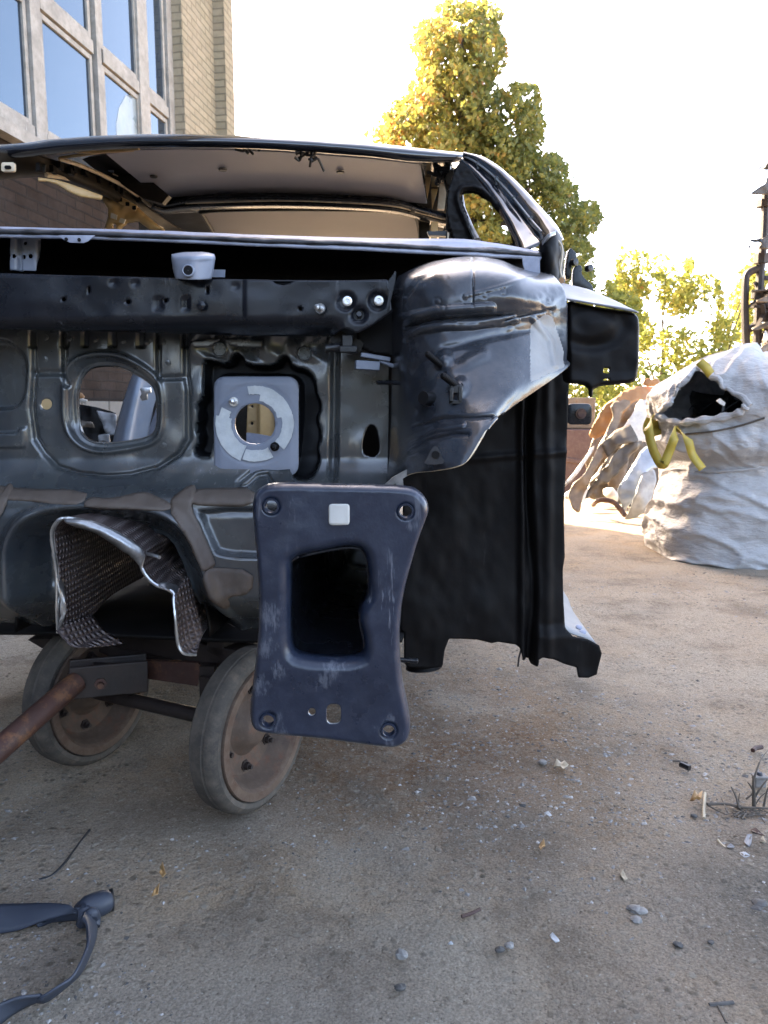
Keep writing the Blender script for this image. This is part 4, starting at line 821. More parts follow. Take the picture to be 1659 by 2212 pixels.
_me = tw.data; _c = np.array([np.mean([_me.vertices[i].co for i in p.vertices], axis=0) for p in _me.polygons]) + WL[car]; _px, _py = proj(_c)
tw.data.materials.append(M['greyseal']); _mi = np.where(sdf(_px, _py, sealp) < 0, 2, 0); _me.polygons.foreach_set('material_index', _mi.astype(np.int32))
def pt_tower(px, py):                            # nearest surface point of the tower under that line of sight
    i = np.argmin((_px - px) ** 2 + (_py - py) ** 2); return _c[i]
for a, b in (((400, 690), (318, 617)), ((490, 800), (402, 735))):
    A = cv('G', [a])[0]; B = cv('G', [b])[0]; p = pt_tower(*A); q = at(B[0], B[1], p[1] - .028); p = p + (p - q) * .15
    mb = MB(); L = np.linalg.norm(q - p); n = 22; pr = [(0, .0085), (.006, .0085), (.006, .0052)] + [(.006 + (L - .008) * i / n, .0050 + .0007 * (i % 2)) for i in range(n)] + [(L, .003), (L, .0004)]
    mb.lathe(pr, p, q - p, 12); st = mb.build('stud', M['deep'], tw)
    if a[0] > 450:
        mb = MB(); c = p + (q - p) * .25; mb.box(c + [0, -.004, -.006], (.010, .003, .006)); mb.box(c + [-.008, -.006, -.016], (.003, .003, .012)); mb.box(c + [.006, -.006, -.014], (.003, .003, .012)); mb.box(c + [-.001, -.006, -.026], (.010, .003, .003)); bevel(mb.build('spring_clip', M['plastic'], tw), .001)
A = cv('G', [(350, 868)])[0]; p = pt_tower(*A); q = at(*cv('G', [(300, 862)])[0], p[1] - .018); mb = MB(); mb.tube([p, q], .011, 12); mb.build('rubber_stop', M['plastic'], tw)
# tongue with a hole on the lower flange
tg = plate('flange_tongue', chaikin(cv('G', [(300, 1225), (325, 1190), (345, 1140), (365, 1122), (385, 1135), (400, 1180), (420, 1210), (400, 1225)]), 1), 1.105, .003, M['tower'], tw)
p = at(*cv('G', [(370, 1172)])[0], 1.103); mb = MB(); mb.lathe([(0, .006), (.001, .0055), (.001, .0005)], p, (0, -1, 0), 12); mb.build('hole_plug', M['deep'], tw)
# torn end behind the plate
plate('torn_edge', [(832, 1046), (850, 1030), (872, 1018), (884, 1012), (886, 1024), (870, 1034), (872, 1050), (858, 1052), (854, 1044), (846, 1050)], 1.22, .006, M['alu'], tw)
# --- wheel housing / toe panel and hinge pillar
wh = [(872, 985), (900, 800), (1000, 700), (1200, 640), (1222, 680), (1226, 800), (1222, 900), (1216, 1035), (1213, 1080), (1214, 1150), (1216, 1200), (1212, 1225), (1213, 1300), (1216, 1350), (1230, 1366), (1262, 1372), (1285, 1384), (1290, 1400), (1280, 1446), (1262, 1453), (1241, 1452), (1238, 1431), (1212, 1424), (1184, 1412), (1166, 1410), (1155, 1416), (1152, 1430), (1147, 1435), (1142, 1424), (1130, 1422), (1126, 1415), (1122, 1398), (1113, 1392), (1076, 1386), (1062, 1390), (1030, 1382), (1000, 1380), (970, 1379), (960, 1405), (956, 1440), (920, 1446), (880, 1442), (873, 1432), (872, 1366), (866, 1360)]
def h_wh(x, y):
    h = .020 * smooth((x - 1135) / 12) - .022 * ridge(x - 1143 - 6 * np.sin(y / 90), 12) + .012 * ridge(x - 1128, 14)
    h = h + .006 * ridge(x - 1180, 16) + .006 * fbm(x / 70, y / 110, 3.3, 3) + .006 * ridge(y - 1000 + .08 * (x - 900), 12) + .015 * smooth((y - 1340) / 30) * (x > 1150)
    return h - .06 * smooth((940 - x) / 40) * smooth((y - 1375) / 10) * 0
whs = relief('wheel_housing', wh, 1.66, M['deep'], car, step=4, h=h_wh, thick=.004)
mb = MB(); mb.lathe([(0, .040), (.02, .042), (.09, .040), (.20, .040)], at(915, 1437, 1.72) + [0, 0, 0], (-.08, .1, 1), 24); mb.lathe([(0, .041), (-.006, .043), (-.008, .040), (-.006, .0005)], at(915, 1437, 1.72), (-.08, .1, 1), 24); mb.build('drain_tube', M['deep'], car)
p, q = at(862, 1425, 1.50), at(902, 1428, 1.50); mb = MB(); mb.lathe([(0, .004)] + [(np.linalg.norm(q - p) * i / 30, .0048 + .0008 * (i % 2)) for i in range(31)] + [(np.linalg.norm(q - p) + .002, .0005)], p, q - p, 10); mb.build('threaded_rod', M['black'], car)
mb = MB(); mb.tube([at(1125, 1405, 1.655), at(1121, 1420, 1.65), at(1119, 1440, 1.645)], .0022, 6); mb.build('torn_strip', M['rustdark'], car)
# side face of the pillar running back, and the sill seen behind it
sp = [[at(1222, 690, 1.66), at(1216, 1000, 1.66), at(1214, 1200, 1.66), at(1214, 1365, 1.66)]]; sp.append([p + [.10, .22, 0] for p in sp[0]]); sp.append([p + [.09, .40, 0] for p in sp[0]])
for r in (1, 2):
    for i in range(4): sp[r][i][0] = sp[0][i][0] - (.02 if r == 1 else .05)
loft('hinge_pillar', sp, M['deep'], car, nu=4, nv=4, thick=.004, raw=True)
s0 = [at(x, y, Y) for x, y, Y in ((1213, 1350, 1.665), (1232, 1366, 1.663), (1262, 1376, 1.662), (1284, 1386, 1.662), (1289, 1400, 1.662), (1280, 1444, 1.662), (1255, 1450, 1.662))]
s1 = [at(x, y, 2.6) for x, y in ((1200, 1255), (1206, 1262), (1213, 1275), (1212, 1284), (1214, 1290), (1205, 1300), (1185, 1302))]
sl2 = loft('door_sill', [s0, [a + (b - a) * .5 for a, b in zip(s0, s1)], s1, [b + [-.02, .8, 0] for b in s1]], M['greyseal'], car, nu=4, nv=6, thick=.003, raw=True, disp=lambda px, py, A: .001 * fbm(px / 9, py / 9, 1, 2))
for x, y in cv('J', [(1262, 1168), (1288, 1200)]):
    p = at(x, y, 1.72 if y > 1360 else 1.76); mb = MB(); mb.lathe([(0, .008), (.002, .008), (.003, .006), (.003, .0005)], p + [0, 0, .002], (.1, -.5, 1), 14); mb.build('plug', M['pale'], sl2)
mb = MB(); p = at(1262, 1419, 1.655); mb.lathe([(0, .016), (.002, .015), (.002, .004), (.001, .0005)], p, (0, -1, 0), 18); mb.build('end_cap', M['black'], car)
# --- fender bracket: black box plate with a pale folded top
fb = chaikin(cv('G', [(1086, 318), (1200, 345), (1330, 368), (1440, 386), (1478, 400), (1492, 440), (1490, 600), (1482, 735), (1462, 776), (1400, 785), (1240, 800), (1235, 860), (1215, 862), (1208, 800), (1150, 785), (1110, 785), (1076, 765), (1072, 600), (1078, 450)]), 1)
fh = [rrect(*cv('G', [(1286, 698)])[0], *cv('G', [(1322, 727)])[0], 2), circ(*cv('G', [(1303, 765)])[0], 7, 4), circ(*cv('G', [(1452, 457)])[0], 2.2, 4)]
fbr = relief('fender_bracket', fb, 1.43, M['deep'], car, step=3.5, h=lambda x, y: -.012 * smooth(1 - np.abs(np.hypot((x - 1275) / 1.5, y - 700) - 45) / 22) * .6 - .012 * smooth((1235 - x) / 8) + .004 * fbm(x / 50, y / 50, 9, 2) - .010 * smooth(1 - (-sdf(x, y, fb)) / 7), holes=fh, thick=.004)
ftop = [[(1158, 596, 1.46), (1176, 636, 1.45), (1184, 638, 1.43)], [(1175, 600, 1.52), (1205, 632, 1.45), (1222, 645, 1.42)], [(1212, 610, 1.60), (1250, 640, 1.50), (1300, 658, 1.42)], [(1262, 622, 1.62), (1312, 645, 1.52), (1368, 671, 1.42)], [(1290, 632, 1.60), (1340, 655, 1.52), (1380, 674, 1.43)]]
ft = loft('folded_top', ftop, M['scuff'], fbr, nu=6, nv=6, thick=.003, rim=0, disp=lambda px, py, A: .002 * fbm(px / 20, py / 20, 4, 2)); ft.data.materials.append(M['edge'])
# --- lower hinge with bolt, upper hinge, wire, leaf
hg = plate('door_hinge', rrect(*cv('G', [(1088, 893)])[0], *cv('G', [(1222, 1008)])[0], 10), 1.72, .012, M['black'], car, bv=.002)
p = at(*cv('G', [(1162, 948)])[0], 1.718); mb = MB(); mb.lathe([(0, .012), (.002, .012), (.002, .0085), (.004, .008), (.004, .0005)], p, (0, -1, 0), 16); mb.build('bolt', M['rust'], hg)
uh = plate('door_hinge', chaikin(cv('G', [(1078, 205), (1088, 120), (1098, 52), (1106, 42), (1118, 52), (1138, 72), (1138, 118), (1112, 128), (1108, 215)]), 1), 1.78, .03, M['black'], car, bv=.001)
plate('hinge_leaf', chaikin(cv('G', [(1120, 215), (1126, 140), (1160, 135), (1168, 150), (1166, 185), (1182, 210), (1220, 240), (1230, 270), (1226, 302), (1180, 285), (1120, 262)]), 1), 1.77, .02, M['black'], uh, bv=.001)
for dx in (-12, 20): p = at(1248 + dx, 572 + .4 * dx, 1.77); mb = MB(); mb.lathe([(0, .008), (.012, .008), (.013, .0005)], p, (.6, -1, 0), 12); mb.build('bolt', M['black'], uh)
mb = MB(); mb.tube(cr([at(1196, 508, 1.60), at(1213, 532, 1.60), at(1214, 555, 1.60), at(1210, 585, 1.60), at(1216, 604, 1.60)], 5), .0022, 6); mb.build('wire', M['edge'], car)
lf = chaikin(cv('G', [(1040, 215), (1055, 200), (1070, 210), (1068, 232), (1050, 240)]), 1)
o = plate('dry_leaf', lf, 1.50, .002, M['scrap_orange']); tag(o, 'small orange dry leaf lodged at the foot of the black windscreen pillar', 'leaf')

# --- windscreen pillar on the right, with quarter window
def curve(pts, Ys): return [(x, y, Y) for (x, y), Y in zip(pts, Ys)]
YS = (2.02, 1.98, 1.92, 1.86, 1.78, 1.71, 1.66)
o1 = curve([(1000, 331), (1045, 343), (1088, 372), (1132, 414), (1172, 459), (1200, 490), (1214, 520)], [y + .05 for y in YS])
o2 = curve([(1001, 332), (1042, 345), (1085, 375), (1128, 417), (1168, 462), (1196, 493), (1211, 520)], [y - .012 for y in YS])
o3 = curve([(1002, 337), (1028, 351), (1068, 383), (1106, 425), (1142, 470), (1168, 500), (1182, 522)], YS)
o4 = curve([(1000, 341), (1022, 356), (1058, 389), (1094, 432), (1128, 478), (1152, 510), (1166, 530)], [y + .012 for y in YS])
o5 = curve([(997, 345), (1014, 360), (1046, 394), (1078, 438), (1106, 484), (1124, 520), (1132, 545)], [y + .0 for y in YS])
o6 = curve([(994, 346), (1008, 363), (1038, 398), (1070, 442), (1097, 488), (1114, 522), (1120, 548)], [y + .03 for y in YS])
pill = loft('windscreen_pillar', [o1, o2, o3, o4, o5, o6], M['gloss'], car, nu=5, nv=4, thick=.004, disp=lambda px, py, A: .0025 * fbm(px / 25, py / 25, 2, 2))
pi2 = [[(x - 1 + .6 * math.sin(i), y + 1, Y - .010) for i, (x, y, Y) in enumerate(o4[1:])], [(x + (a - x) * .45, y + (b - y) * .45, Y - .008) for (x, y, Y), (a, b, _) in zip(o4[1:], o5[1:])]]
loft('scuffed_glue', pi2, M['scuff'], pill, nu=8, nv=2, thick=.001, disp=lambda px, py, A: .002 * fbm(px / 7, py / 7, 5, 3) - .0022)
mb = MB(); mb.tube(cr([at(x + 1, y, Y - .012) for x, y, Y in o3[:-1]], 5), .0022, 6); mb.build('trim_rail', M['bare'], pill)
for i in (1, 2, 3, 4):
    x, y, Y = o3[i]; p = at(x + 6, y + 8, Y - .012); mb = MB(); mb.box(p, (.004, .004, .010)); mb.box(p + [0, -.003, .004], (.007, .003, .003)); mb.build('trim_clip', M['plastic'], pill)
# inner ring round the quarter window
qw = chaikin(cv('D', [(985, 296), (1040, 298), (1085, 330), (1132, 390), (1182, 450), (1203, 515), (1211, 556), (1130, 545), (1045, 532), (1020, 480), (1000, 430), (968, 352), (966, 315)]), 1)
ring = [(990, 348), (1004, 352), (1036, 392), (1070, 438), (1098, 484), (1116, 522), (1124, 550), (1100, 552), (1010, 530), (985, 524), (975, 500), (965, 460), (968, 410)]
relief('quarter_window_frame', chaikin(ring, 1), 1.86, M['deep'], car, step=3, holes=[qw], thick=.02, h=lambda x, y: .010 * smooth(1 - np.abs(sdf(x, y, qw) - 8) / 8) + .0015 * fbm(x / 8, y / 8, 2, 2))
mb = MB(); mb.tube([at(995, 420, 1.9), at(1000, 450, 1.9), at(1016, 490, 1.86), at(1031, 520, 1.8)], [.006, .006, .007, .008], 8); mb.build('window_strut', M['alu'], car)
# pillar foot: crumpled black sheet below the pillar
pf = [[(1170, 520, 1.60), (1180, 512, 1.58), (1196, 500, 1.60), (1206, 508, 1.64)], [(1166, 540, 1.60), (1182, 532, 1.57), (1200, 530, 1.58), (1216, 545, 1.64)], [(1166, 570, 1.60), (1182, 566, 1.575), (1200, 566, 1.58), (1214, 570, 1.64)], [(1167, 612, 1.60), (1182, 610, 1.58), (1200, 610, 1.585), (1217, 612, 1.64)]]
loft('pillar_foot', pf, M['deep'], car, nu=5, nv=5, thick=.003, disp=lambda px, py, A: .006 * fbm(px / 16, py / 16, 6, 2))
loft('torn_bracket', [[(1172, 522, 1.585), (1186, 506, 1.57), (1200, 500, 1.575)], [(1174, 530, 1.58), (1188, 514, 1.565), (1199, 508, 1.57)]], M['bare'], car, nu=4, nv=3, thick=.003)

# --- roof
hdr_top = [(-40, 318), (50, 312), (120, 303), (200, 297), (300, 293), (400, 292), (500, 294), (600, 298), (700, 304), (800, 312), (900, 322), (1002, 332)]
hdr_bot = [(-40, 345), (50, 338), (120, 330), (200, 323), (300, 318), (400, 317), (500, 318), (600, 322), (700, 329), (800, 337), (900, 348), (998, 348)]
def hy(x): return 1.98 + .10 * ((x - 480) / 520.0) ** 2
H0 = [(x, y, hy(x) + .05) for x, y in hdr_top]; H1 = [(x, y + 3, hy(x) + .015) for x, y in hdr_top]
H2 = [(x, y + (b - y) * .45, hy(x)) for (x, y), (_, b) in zip(hdr_top, hdr_bot)]; H3 = [(x, y - 3, hy(x) + .01) for x, y in hdr_bot]; H4 = [(x, y, hy(x) + .03) for x, y in hdr_bot]; H5 = [(x, y + 1, hy(x) + .12) for x, y in hdr_bot]
hd = loft('roof_header', [H0, H1, H2, H3, H4, H5], M['gloss'], car, nu=5, nv=3, thick=.003, disp=lambda px, py, A: .0012 * fbm(px / 40, py / 5, 3, 2))
mb = MB(); mb.tube(cr([at(x, y + 5, Y - .002) for x, y, Y in H1[2:]], 6), .0016, 5); mb.build('header_seam', M['pale'], hd)
def roof_pts(frac): return
B0 = np.array([at(*p) for p in H0]); rr = []
for t, (dy, dz, nar) in enumerate([(0, 0, 0), (.25, .03, .0), (.8, .05, .03), (1.5, .02, .08), (2.0, -.08, .14)]):
    q = B0.copy(); c = q[:, 0].mean(); q[:, 0] = c + (q[:, 0] - c) * (1 - nar) + .06 * dy; q[:, 1] += dy; q[:, 2] += dz; rr.append(q)
loft('roof_skin', rr, M['gloss'], car, nu=2, nv=5, thick=.004, raw=True)
# underside panels of the roof: real positions from the line of sight and a roof height of about 1.55 m
def rz(px, py, z): return gp(px, py, z)
def ceil_panel(name, pts, z, mat, label=None):
    P = np.array([gp(x, y, z) for x, y in pts]); bm = bmesh.new(); f = bm.faces.new([bm.verts.new(p) for p in P]); bmesh.ops.triangulate(bm, faces=[f]); bm.verts.index_update()
    o = mk(name, [tuple(v.co) for v in bm.verts], [[v.index for v in q.verts] for q in bm.faces], mat, car, sm=False, label=label); bm.free(); solid(o, .006, 0); return o
zr = 1.565
c1 = ceil_panel('roof_lining', [(230, 331), (300, 322), (400, 320), (500, 322), (600, 326), (700, 333), (800, 341), (908, 353), (922, 438), (800, 428), (600, 421), (400, 422), (345, 426)], zr, M['roofskin'], 'grey roof lining panel in front')
c2 = ceil_panel('roof_lining', [(432, 458), (520, 453), (700, 452), (860, 456), (895, 462), (906, 518), (906, 545), (520, 545), (470, 512)], zr - .03, M['roofbrown'], 'browner rear roof lining panel')
ceil_panel('roof_inner', [(150, 320), (1005, 338), (985, 410), (975, 545), (300, 545), (300, 440)], zr + .025, M['deep'])
for x, y in ((332, 380), (481, 366), (735, 371), (690, 517)):
    p = gp(x, y, zr - .006); mb = MB(); mb.lathe([(0, .012), (.004, .011), (.004, .0005)], p, (0, 0, -1), 14); mb.build('grommet', M['plastic'], c1)
# roof bow
bow = []
for off, dz, dy in ((0, .0, 0), (9, -.022, .0), (17, -.020, 0), (22, -.030, 0), (30, -.026, 0), (36, 0, 0)):
    bow.append([gp(x, y + off * s, zr + dz - (.01 if 0 < off < 36 else .0)) for x, y, s in ((330, 432, .6), (356, 436, .7), (400, 426, .9), (470, 420, 1), (600, 418, 1), (740, 422, 1), (850, 430, 1), (910, 447, .9), (960, 462, .8), (1000, 466, .7))])
bw = loft('roof_bow', bow, M['black'], car, nu=5, nv=4, thick=.003, raw=True)
for off in (15, 31):
    mb = MB(); mb.tube(cr([gp(x, y + off * s, zr - .036) for x, y, s in ((400, 426, .9), (600, 419, 1), (740, 423, 1), (850, 431, 1), (910, 448, .9), (955, 461, .8))], 6), .0022, 5); mb.build('bow_flange', M['edge'], bw)
# dark rim round the rear lining
mb = MB(); mb.tube(cr([gp(x, y, zr - .036) for x, y in ((500, 545), (468, 512), (438, 466), (442, 457), (520, 453), (700, 452), (860, 456), (896, 462), (908, 518), (910, 545))], 4), .007, 6); mb.build('lining_rim', M['olive'], car)
# cables and clips hanging from the header
for x, y in ((540, 324), (660, 335), (672, 340)):
    mb = MB(); p = at(x, y, 2.03)
    for i in range(6):
        a = p + rng.normal(size=3) * [.012, .006, .004]; mb.tube(cr([a, a + rng.normal(size=3) * [.014, .006, .006], a + rng.normal(size=3) * [.018, .006, .008]], 3), .0035, 6)
    mb.build('cable_stub', M['plastic'], hd)
# --- left side: pillar top, cant rail, B pillar, seen through the windscreen opening
def side(pts): return [at(x, y, Y) for x, y, Y in pts]
cr_rows = [side([(-160, 330, 1.9), (-60, 322, 2.0), (60, 330, 2.10), (130, 349, 2.20), (180, 366, 2.30), (235, 392, 2.42), (290, 425, 2.58), (345, 464, 2.78), (378, 486, 2.92), (430, 515, 3.1)]),
           side([(-160, 360, 1.9), (-60, 352, 2.0), (40, 360, 2.10), (120, 374, 2.2), (180, 396, 2.30), (235, 422, 2.42), (280, 448, 2.58), (330, 478, 2.78), (360, 496, 2.92), (420, 525, 3.1)]),
           side([(-160, 392, 1.9), (-60, 384, 2.0), (10, 381, 2.10), (80, 376, 2.2), (150, 388, 2.30), (200, 408, 2.42), (250, 432, 2.58), (306, 467, 2.78), (346, 493, 2.92), (410, 535, 3.1)]),
           side([(-160, 396, 1.95), (-60, 388, 2.05), (10, 385, 2.15), (80, 379, 2.25), (150, 391, 2.35), (200, 411, 2.47), (250, 436, 2.63), (306, 470, 2.83), (346, 497, 2.97), (410, 538, 3.15)])]
rail = loft('cant_rail', cr_rows, M['olive'], car, nu=6, nv=5, thick=.004, raw=True, disp=lambda px, py, A: .004 * fbm(px / 20, py / 20, 2, 2))
mb = MB(); mb.tube(cr([at(x, y, Y - .04) for x, y, Y in ((128, 343, 2.20), (150, 350, 2.23), (172, 357, 2.28), (200, 369, 2.34), (228, 382, 2.4), (270, 404, 2.52), (310, 432, 2.66), (325, 445, 2.7))], 5), .006, 5); mb.build('flange_edge', M['edge'], rail)
mb = MB(); mb.tube(cr([at(x, y, Y - .04) for x, y, Y in ((100, 378, 2.2), (150, 386, 2.30), (200, 406, 2.42), (225, 417, 2.5), (250, 430, 2.58), (316, 470, 2.78), (350, 493, 2.92))], 5), .007, 5); mb.build('flange_edge', M['edge'], rail)
mb = MB(); mb.tube([at(130, 341, 2.16), at(180, 334, 2.12), at(230, 327, 2.08), at(300, 321, 2.03)], .004, 6); mb.build('flange_edge', M['warmglow'], rail)
plate('header_gusset', cv('P', [(640, 92), (900, 72), (1150, 66), (1150, 88), (950, 100), (800, 108), (660, 100)]), 2.05, .006, M['warmglow'], rail)
plate('dark_cover', cv('P', [(560, 140), (860, 118), (1020, 160), (1240, 290), (1460, 470), (1400, 540), (1240, 500), (1000, 340), (880, 260)]), 2.44, .03, M['olive'], rail, k=.0)
for pts, m in (([(780, 145), (890, 195), (885, 212), (775, 165)], 'warmglow'), ([(930, 235), (975, 245), (978, 268), (935, 262)], 'pale'), ([(975, 280), (1015, 298), (1012, 304), (970, 288)], 'edge')):
    plate('small_bracket', cv('P', pts), 2.40, .008, M[m], rail)
for x, y in ((735, 275), (1200, 512), (345, 232), (520, 215), (860, 345), (960, 365), (1060, 440), (610, 265), (640, 240), (1010, 410), (460, 250)):
    a, b = cv('P', [(x, y)])[0]; p = at(a, b, 1.975 + .0012 * a + 2.8e-6 * a * a); mb = MB(); mb.box(p, (.0055, .012, .009)); mb.build('slot_plug', M['deep'], rail)
plate('nut_bracket', rrect(*cv('P', [(8, 185)])[0], *cv('P', [(125, 265)])[0], 5), 2.02, .01, M['edge'], rail, bv=.001); plate('slot_plug', rrect(*cv('P', [(38, 212)])[0], *cv('P', [(92, 242)])[0], 3), 2.015, .004, M['deep'], rail)
plate('small_bracket', cv('P', [(310, 190), (395, 205), (385, 272), (305, 265)]), 2.10, .006, M['olive'], rail)
bpo = chaikin(cv('P', [(880, 500), (905, 470), (1000, 500), (1200, 580), (1275, 650), (1420, 775), (1300, 775), (1200, 700), (1100, 710), (1050, 770), (1030, 830), (860, 830), (900, 745), (935, 650), (935, 590)]), 0)
bpl_ = relief('door_pillar', bpo, 2.52, M['warmglow'], car, step=3, thick=.02, h=lambda x, y: .006 * fbm(x / 20, y / 20, 4, 2) + .01 * smooth(-sdf(x, y, bpo) / 6), holes=[circ(*cv('P', [(990, 740)])[0], 7, 6)], label='head of the door pillar tinted golden as by reflected sunlight')
plate('hinge_nut_plate', rrect(*cv('P', [(1015, 470)])[0], *cv('P', [(1180, 590)])[0], 4), 2.49, .006, M['warmglow'], bpl_) if False else None
hp = plate('striker_plate', cv('P', [(1020, 465), (1185, 560), (1165, 605), (1000, 520)]), 2.49, .008, M['warmglow'], bpl_, bv=.001)
for x, y in ((1037, 508), (1100, 545), (1158, 578)): plate('slot_plug', rrect(*[q - 4 for q in cv('P', [(x, y)])[0]], *[q + 4 for q in cv('P', [(x, y)])[0]], 1), 2.486, .003, M['deep'], bpl_)
for pts in ([(960, 620), (1010, 640), (1005, 680), (955, 665)], [(1040, 665), (1085, 680), (1070, 715), (1025, 700)]): plate('clip_plate', cv('P', pts), 2.49, .005, M['scrap_white'], bpl_)
# upper door frame, tinted golden as by reflected sunlight, between the rail and the opening
relief('door_frame_strip', chaikin(cv('P', [(330, 318), (400, 325), (480, 335), (600, 370), (740, 420), (890, 475), (878, 505), (700, 480), (600, 440), (500, 375), (400, 345), (330, 345)]), 0), 2.55, M['warmglow'], car, step=4, thick=.01, k=.5)
# lower door pillar seen through the firewall opening
lp = [[(318, 770, 2.50), (290, 800, 2.50), (262, 880, 2.48), (244, 950, 2.46), (232, 1010, 2.45)], [(330, 775, 2.46), (304, 806, 2.46), (284, 880, 2.44), (268, 950, 2.42), (258, 1010, 2.41)], [(350, 780, 2.49), (326, 820, 2.49), (312, 880, 2.48), (298, 950, 2.46), (290, 1010, 2.45)], [(366, 785, 2.52), (346, 830, 2.53), (330, 890, 2.53), (318, 950, 2.52), (308, 1010, 2.52)]]
lpo = loft('door_pillar', lp, M['scrap_silver'], car, nu=6, nv=5, thick=.02, label='blue grey lower door pillar')
for pts in ([(1035, 510), (1060, 500), (1110, 500), (1115, 540), (1085, 545), (1090, 590), (1050, 598), (1035, 570), (1048, 548)],): plate('belt_anchor', cv('E', pts), 2.40, .012, M['bare'], lpo, bv=.001)
relief('rear_inner_panel', cv('E', [(1130, 500), (1290, 460), (1290, 960), (1050, 960)]), 2.75, M['pale'], car, step=6, thick=.01); plate('dark_post', cv('E', [(1090, 500), (1150, 480), (1150, 640), (1060, 900), (1000, 900)]), 2.70, .02, M['olive'], car)
# rear pillar, tinted golden as by reflected sunlight, seen through the booster hole
relief('rear_pillar', cv('F', [(570, 480), (700, 480), (780, 560), (790, 720), (760, 800), (640, 800), (560, 760)]), 2.9, M['warmglow'], car, step=4, thick=.02, holes=[circ(*cv('F', [(595, 560)])[0], 4), circ(*cv('F', [(595, 670)])[0], 4)], h=lambda x, y: .04 * smooth((x - cv('F', [(630, 0)])[0][0]) / 8))
relief('rear_bulkhead', [(375, 860), (640, 840), (900, 1200), (375, 1000)], 3.1, M['olive'], car, step=8, thick=.02)
for pts, Y, m in (([(740, 540), (770, 530), (775, 800), (745, 800)], 2.85, 'sealant'), ([(560, 730), (640, 740), (740, 760), (730, 810), (560, 810)], 2.8, 'pale')): plate('seat_rail', cv('F', pts), Y, .02, M[m], car)
plate('rear_brace', cv('E', [(280, 560), (420, 555), (420, 690), (280, 690)]), 2.6, .02, M['warmglow'], car)
# --- right side interior seen beside the quarter window
for pts, Y, m, nm in (([(200, 172), (262, 182), (268, 300), (238, 470), (226, 380)], 2.45, 'warmglow', 'trim_post'), ([(290, 185), (400, 200), (440, 330), (330, 380), (280, 560), (270, 400)], 2.6, 'warmglow', 'inner_pillar'), ([(345, 335), (408, 345), (385, 565), (325, 560)], 2.3, 'edge', 'inner_bracket'), ([(380, 300), (500, 330), (470, 500), (430, 640), (400, 620), (410, 420)], 2.25, 'olive', 'inner_pillar'),
                       ([(160, 640), (260, 640), (250, 900), (170, 900)], 2.8, 'olive', 'inner_pillar'), ([(270, 670), (330, 670), (320, 900), (265, 900)], 2.7, 'warmglow', 'trim_post'), ([(400, 600), (530, 560), (600, 760), (680, 900), (400, 900)], 2.2, 'deep', 'inner_pillar'), ([(235, 755), (400, 750), (400, 795), (250, 790)], 2.2, 'plastic', 'grab_handle')):
    plate(nm, cv('Q', pts), Y, .02, M[m], car)
for x in (410, 445, 478): plate('trim_clip', cv('Q', [(x, 725), (x + 14, 725), (x + 12, 900), (x - 2, 900)]), 2.17, .008, M['edge'], car)
mb = MB()
for i in range(9):
    a = at(*cv('Q', [(rng.uniform(330, 420), rng.uniform(215, 320))])[0], 2.2); mb.tube(cr([a, a + rng.normal(size=3) * .02, a + rng.normal(size=3) * .03], 3), .005, 6)
mb.build('cable_stub', M['plastic'], car)
# --- rear half of the body
def P3(x, y, z): return np.array([x, y, z])
loft('rear_quarter', [[P3(.33, 2.6, .45), P3(.36, 2.6, .8), P3(.32, 2.6, 1.12)], [P3(.36, 3.3, .5), P3(.40, 3.3, .8), P3(.34, 3.3, 1.15)], [P3(.30, 4.1, .5), P3(.34, 4.1, .8), P3(.28, 4.1, 1.18)]], M['gloss'], car, nu=4, nv=4, thick=.004, raw=True)
loft('rear_quarter', [[P3(-1.22, 3.75, .45), P3(-1.26, 3.75, .8), P3(-1.2, 3.75, 1.12)], [P3(-1.15, 4.1, .5), P3(-1.18, 4.1, .8), P3(-1.1, 4.1, 1.18)]], M['gloss'], car, nu=4, nv=4, thick=.004, raw=True)
loft('tail_panel', [[P3(-1.15, 4.1, .45), P3(-.4, 4.2, .45), P3(.30, 4.1, .45)], [P3(-1.1, 4.1, .62), P3(-.4, 4.2, .62), P3(.28, 4.1, .62)]], M['gloss'], car, nu=4, nv=4, thick=.004, raw=True)
for x0, x1 in ((.28, -.02), (-1.1, -.78)):
    mb = MB(); mb.bar(P3(x0, 4.05, 1.15), P3(x1, 3.9, 1.55), .08, .05); mb.build('rear_post', M['gloss'], car)
# right cant rail and pillar going back
mb = MB(); mb.tube(cr([at(978, 385, 2.15), at(975, 390, 2.4), P3(.24, 3.0, 1.53), P3(.12, 3.9, 1.5)], 4), .02, 8); mb.build('cant_rail', M['olive'], car)
mb = MB(); mb.bar(P3(.30, 2.62, .45), P3(.27, 2.62, 1.1), .10, .05, up=(0, 1, 0)); mb.build('door_pillar', M['olive'], car)
# --- frame rail with the blue-black end plate
plo = chaikin(cv('I', [(250, 178), (330, 140), (800, 150), (1330, 162), (1425, 200), (1485, 275), (1498, 350), (1470, 430), (1420, 560), (1350, 800), (1300, 1000), (1280, 1200), (1280, 1400), (1300, 1600), (1340, 1780), (1365, 1930), (1345, 2040), (1250, 2095), (1150, 2085), (700, 2022), (300, 1992), (200, 1960), (172, 1870), (180, 1700), (210, 1500), (230, 1300), (240, 1100), (235, 850), (215, 600), (195, 400), (190, 300), (208, 225)]), 2)
plh = chaikin(cv('I', [(490, 700), (640, 662), (840, 622), (960, 615), (1020, 655), (1040, 780), (1050, 960), (1005, 1020), (978, 1080), (980, 1180), (1008, 1260), (1016, 1370), (985, 1420), (800, 1432), (560, 1412), (490, 1370), (478, 1200), (483, 900), (480, 760)]), 2)
bh4 = [cv('I', [c])[0] for c in ((343, 308), (1322, 345), (320, 1868), (1198, 1940))]
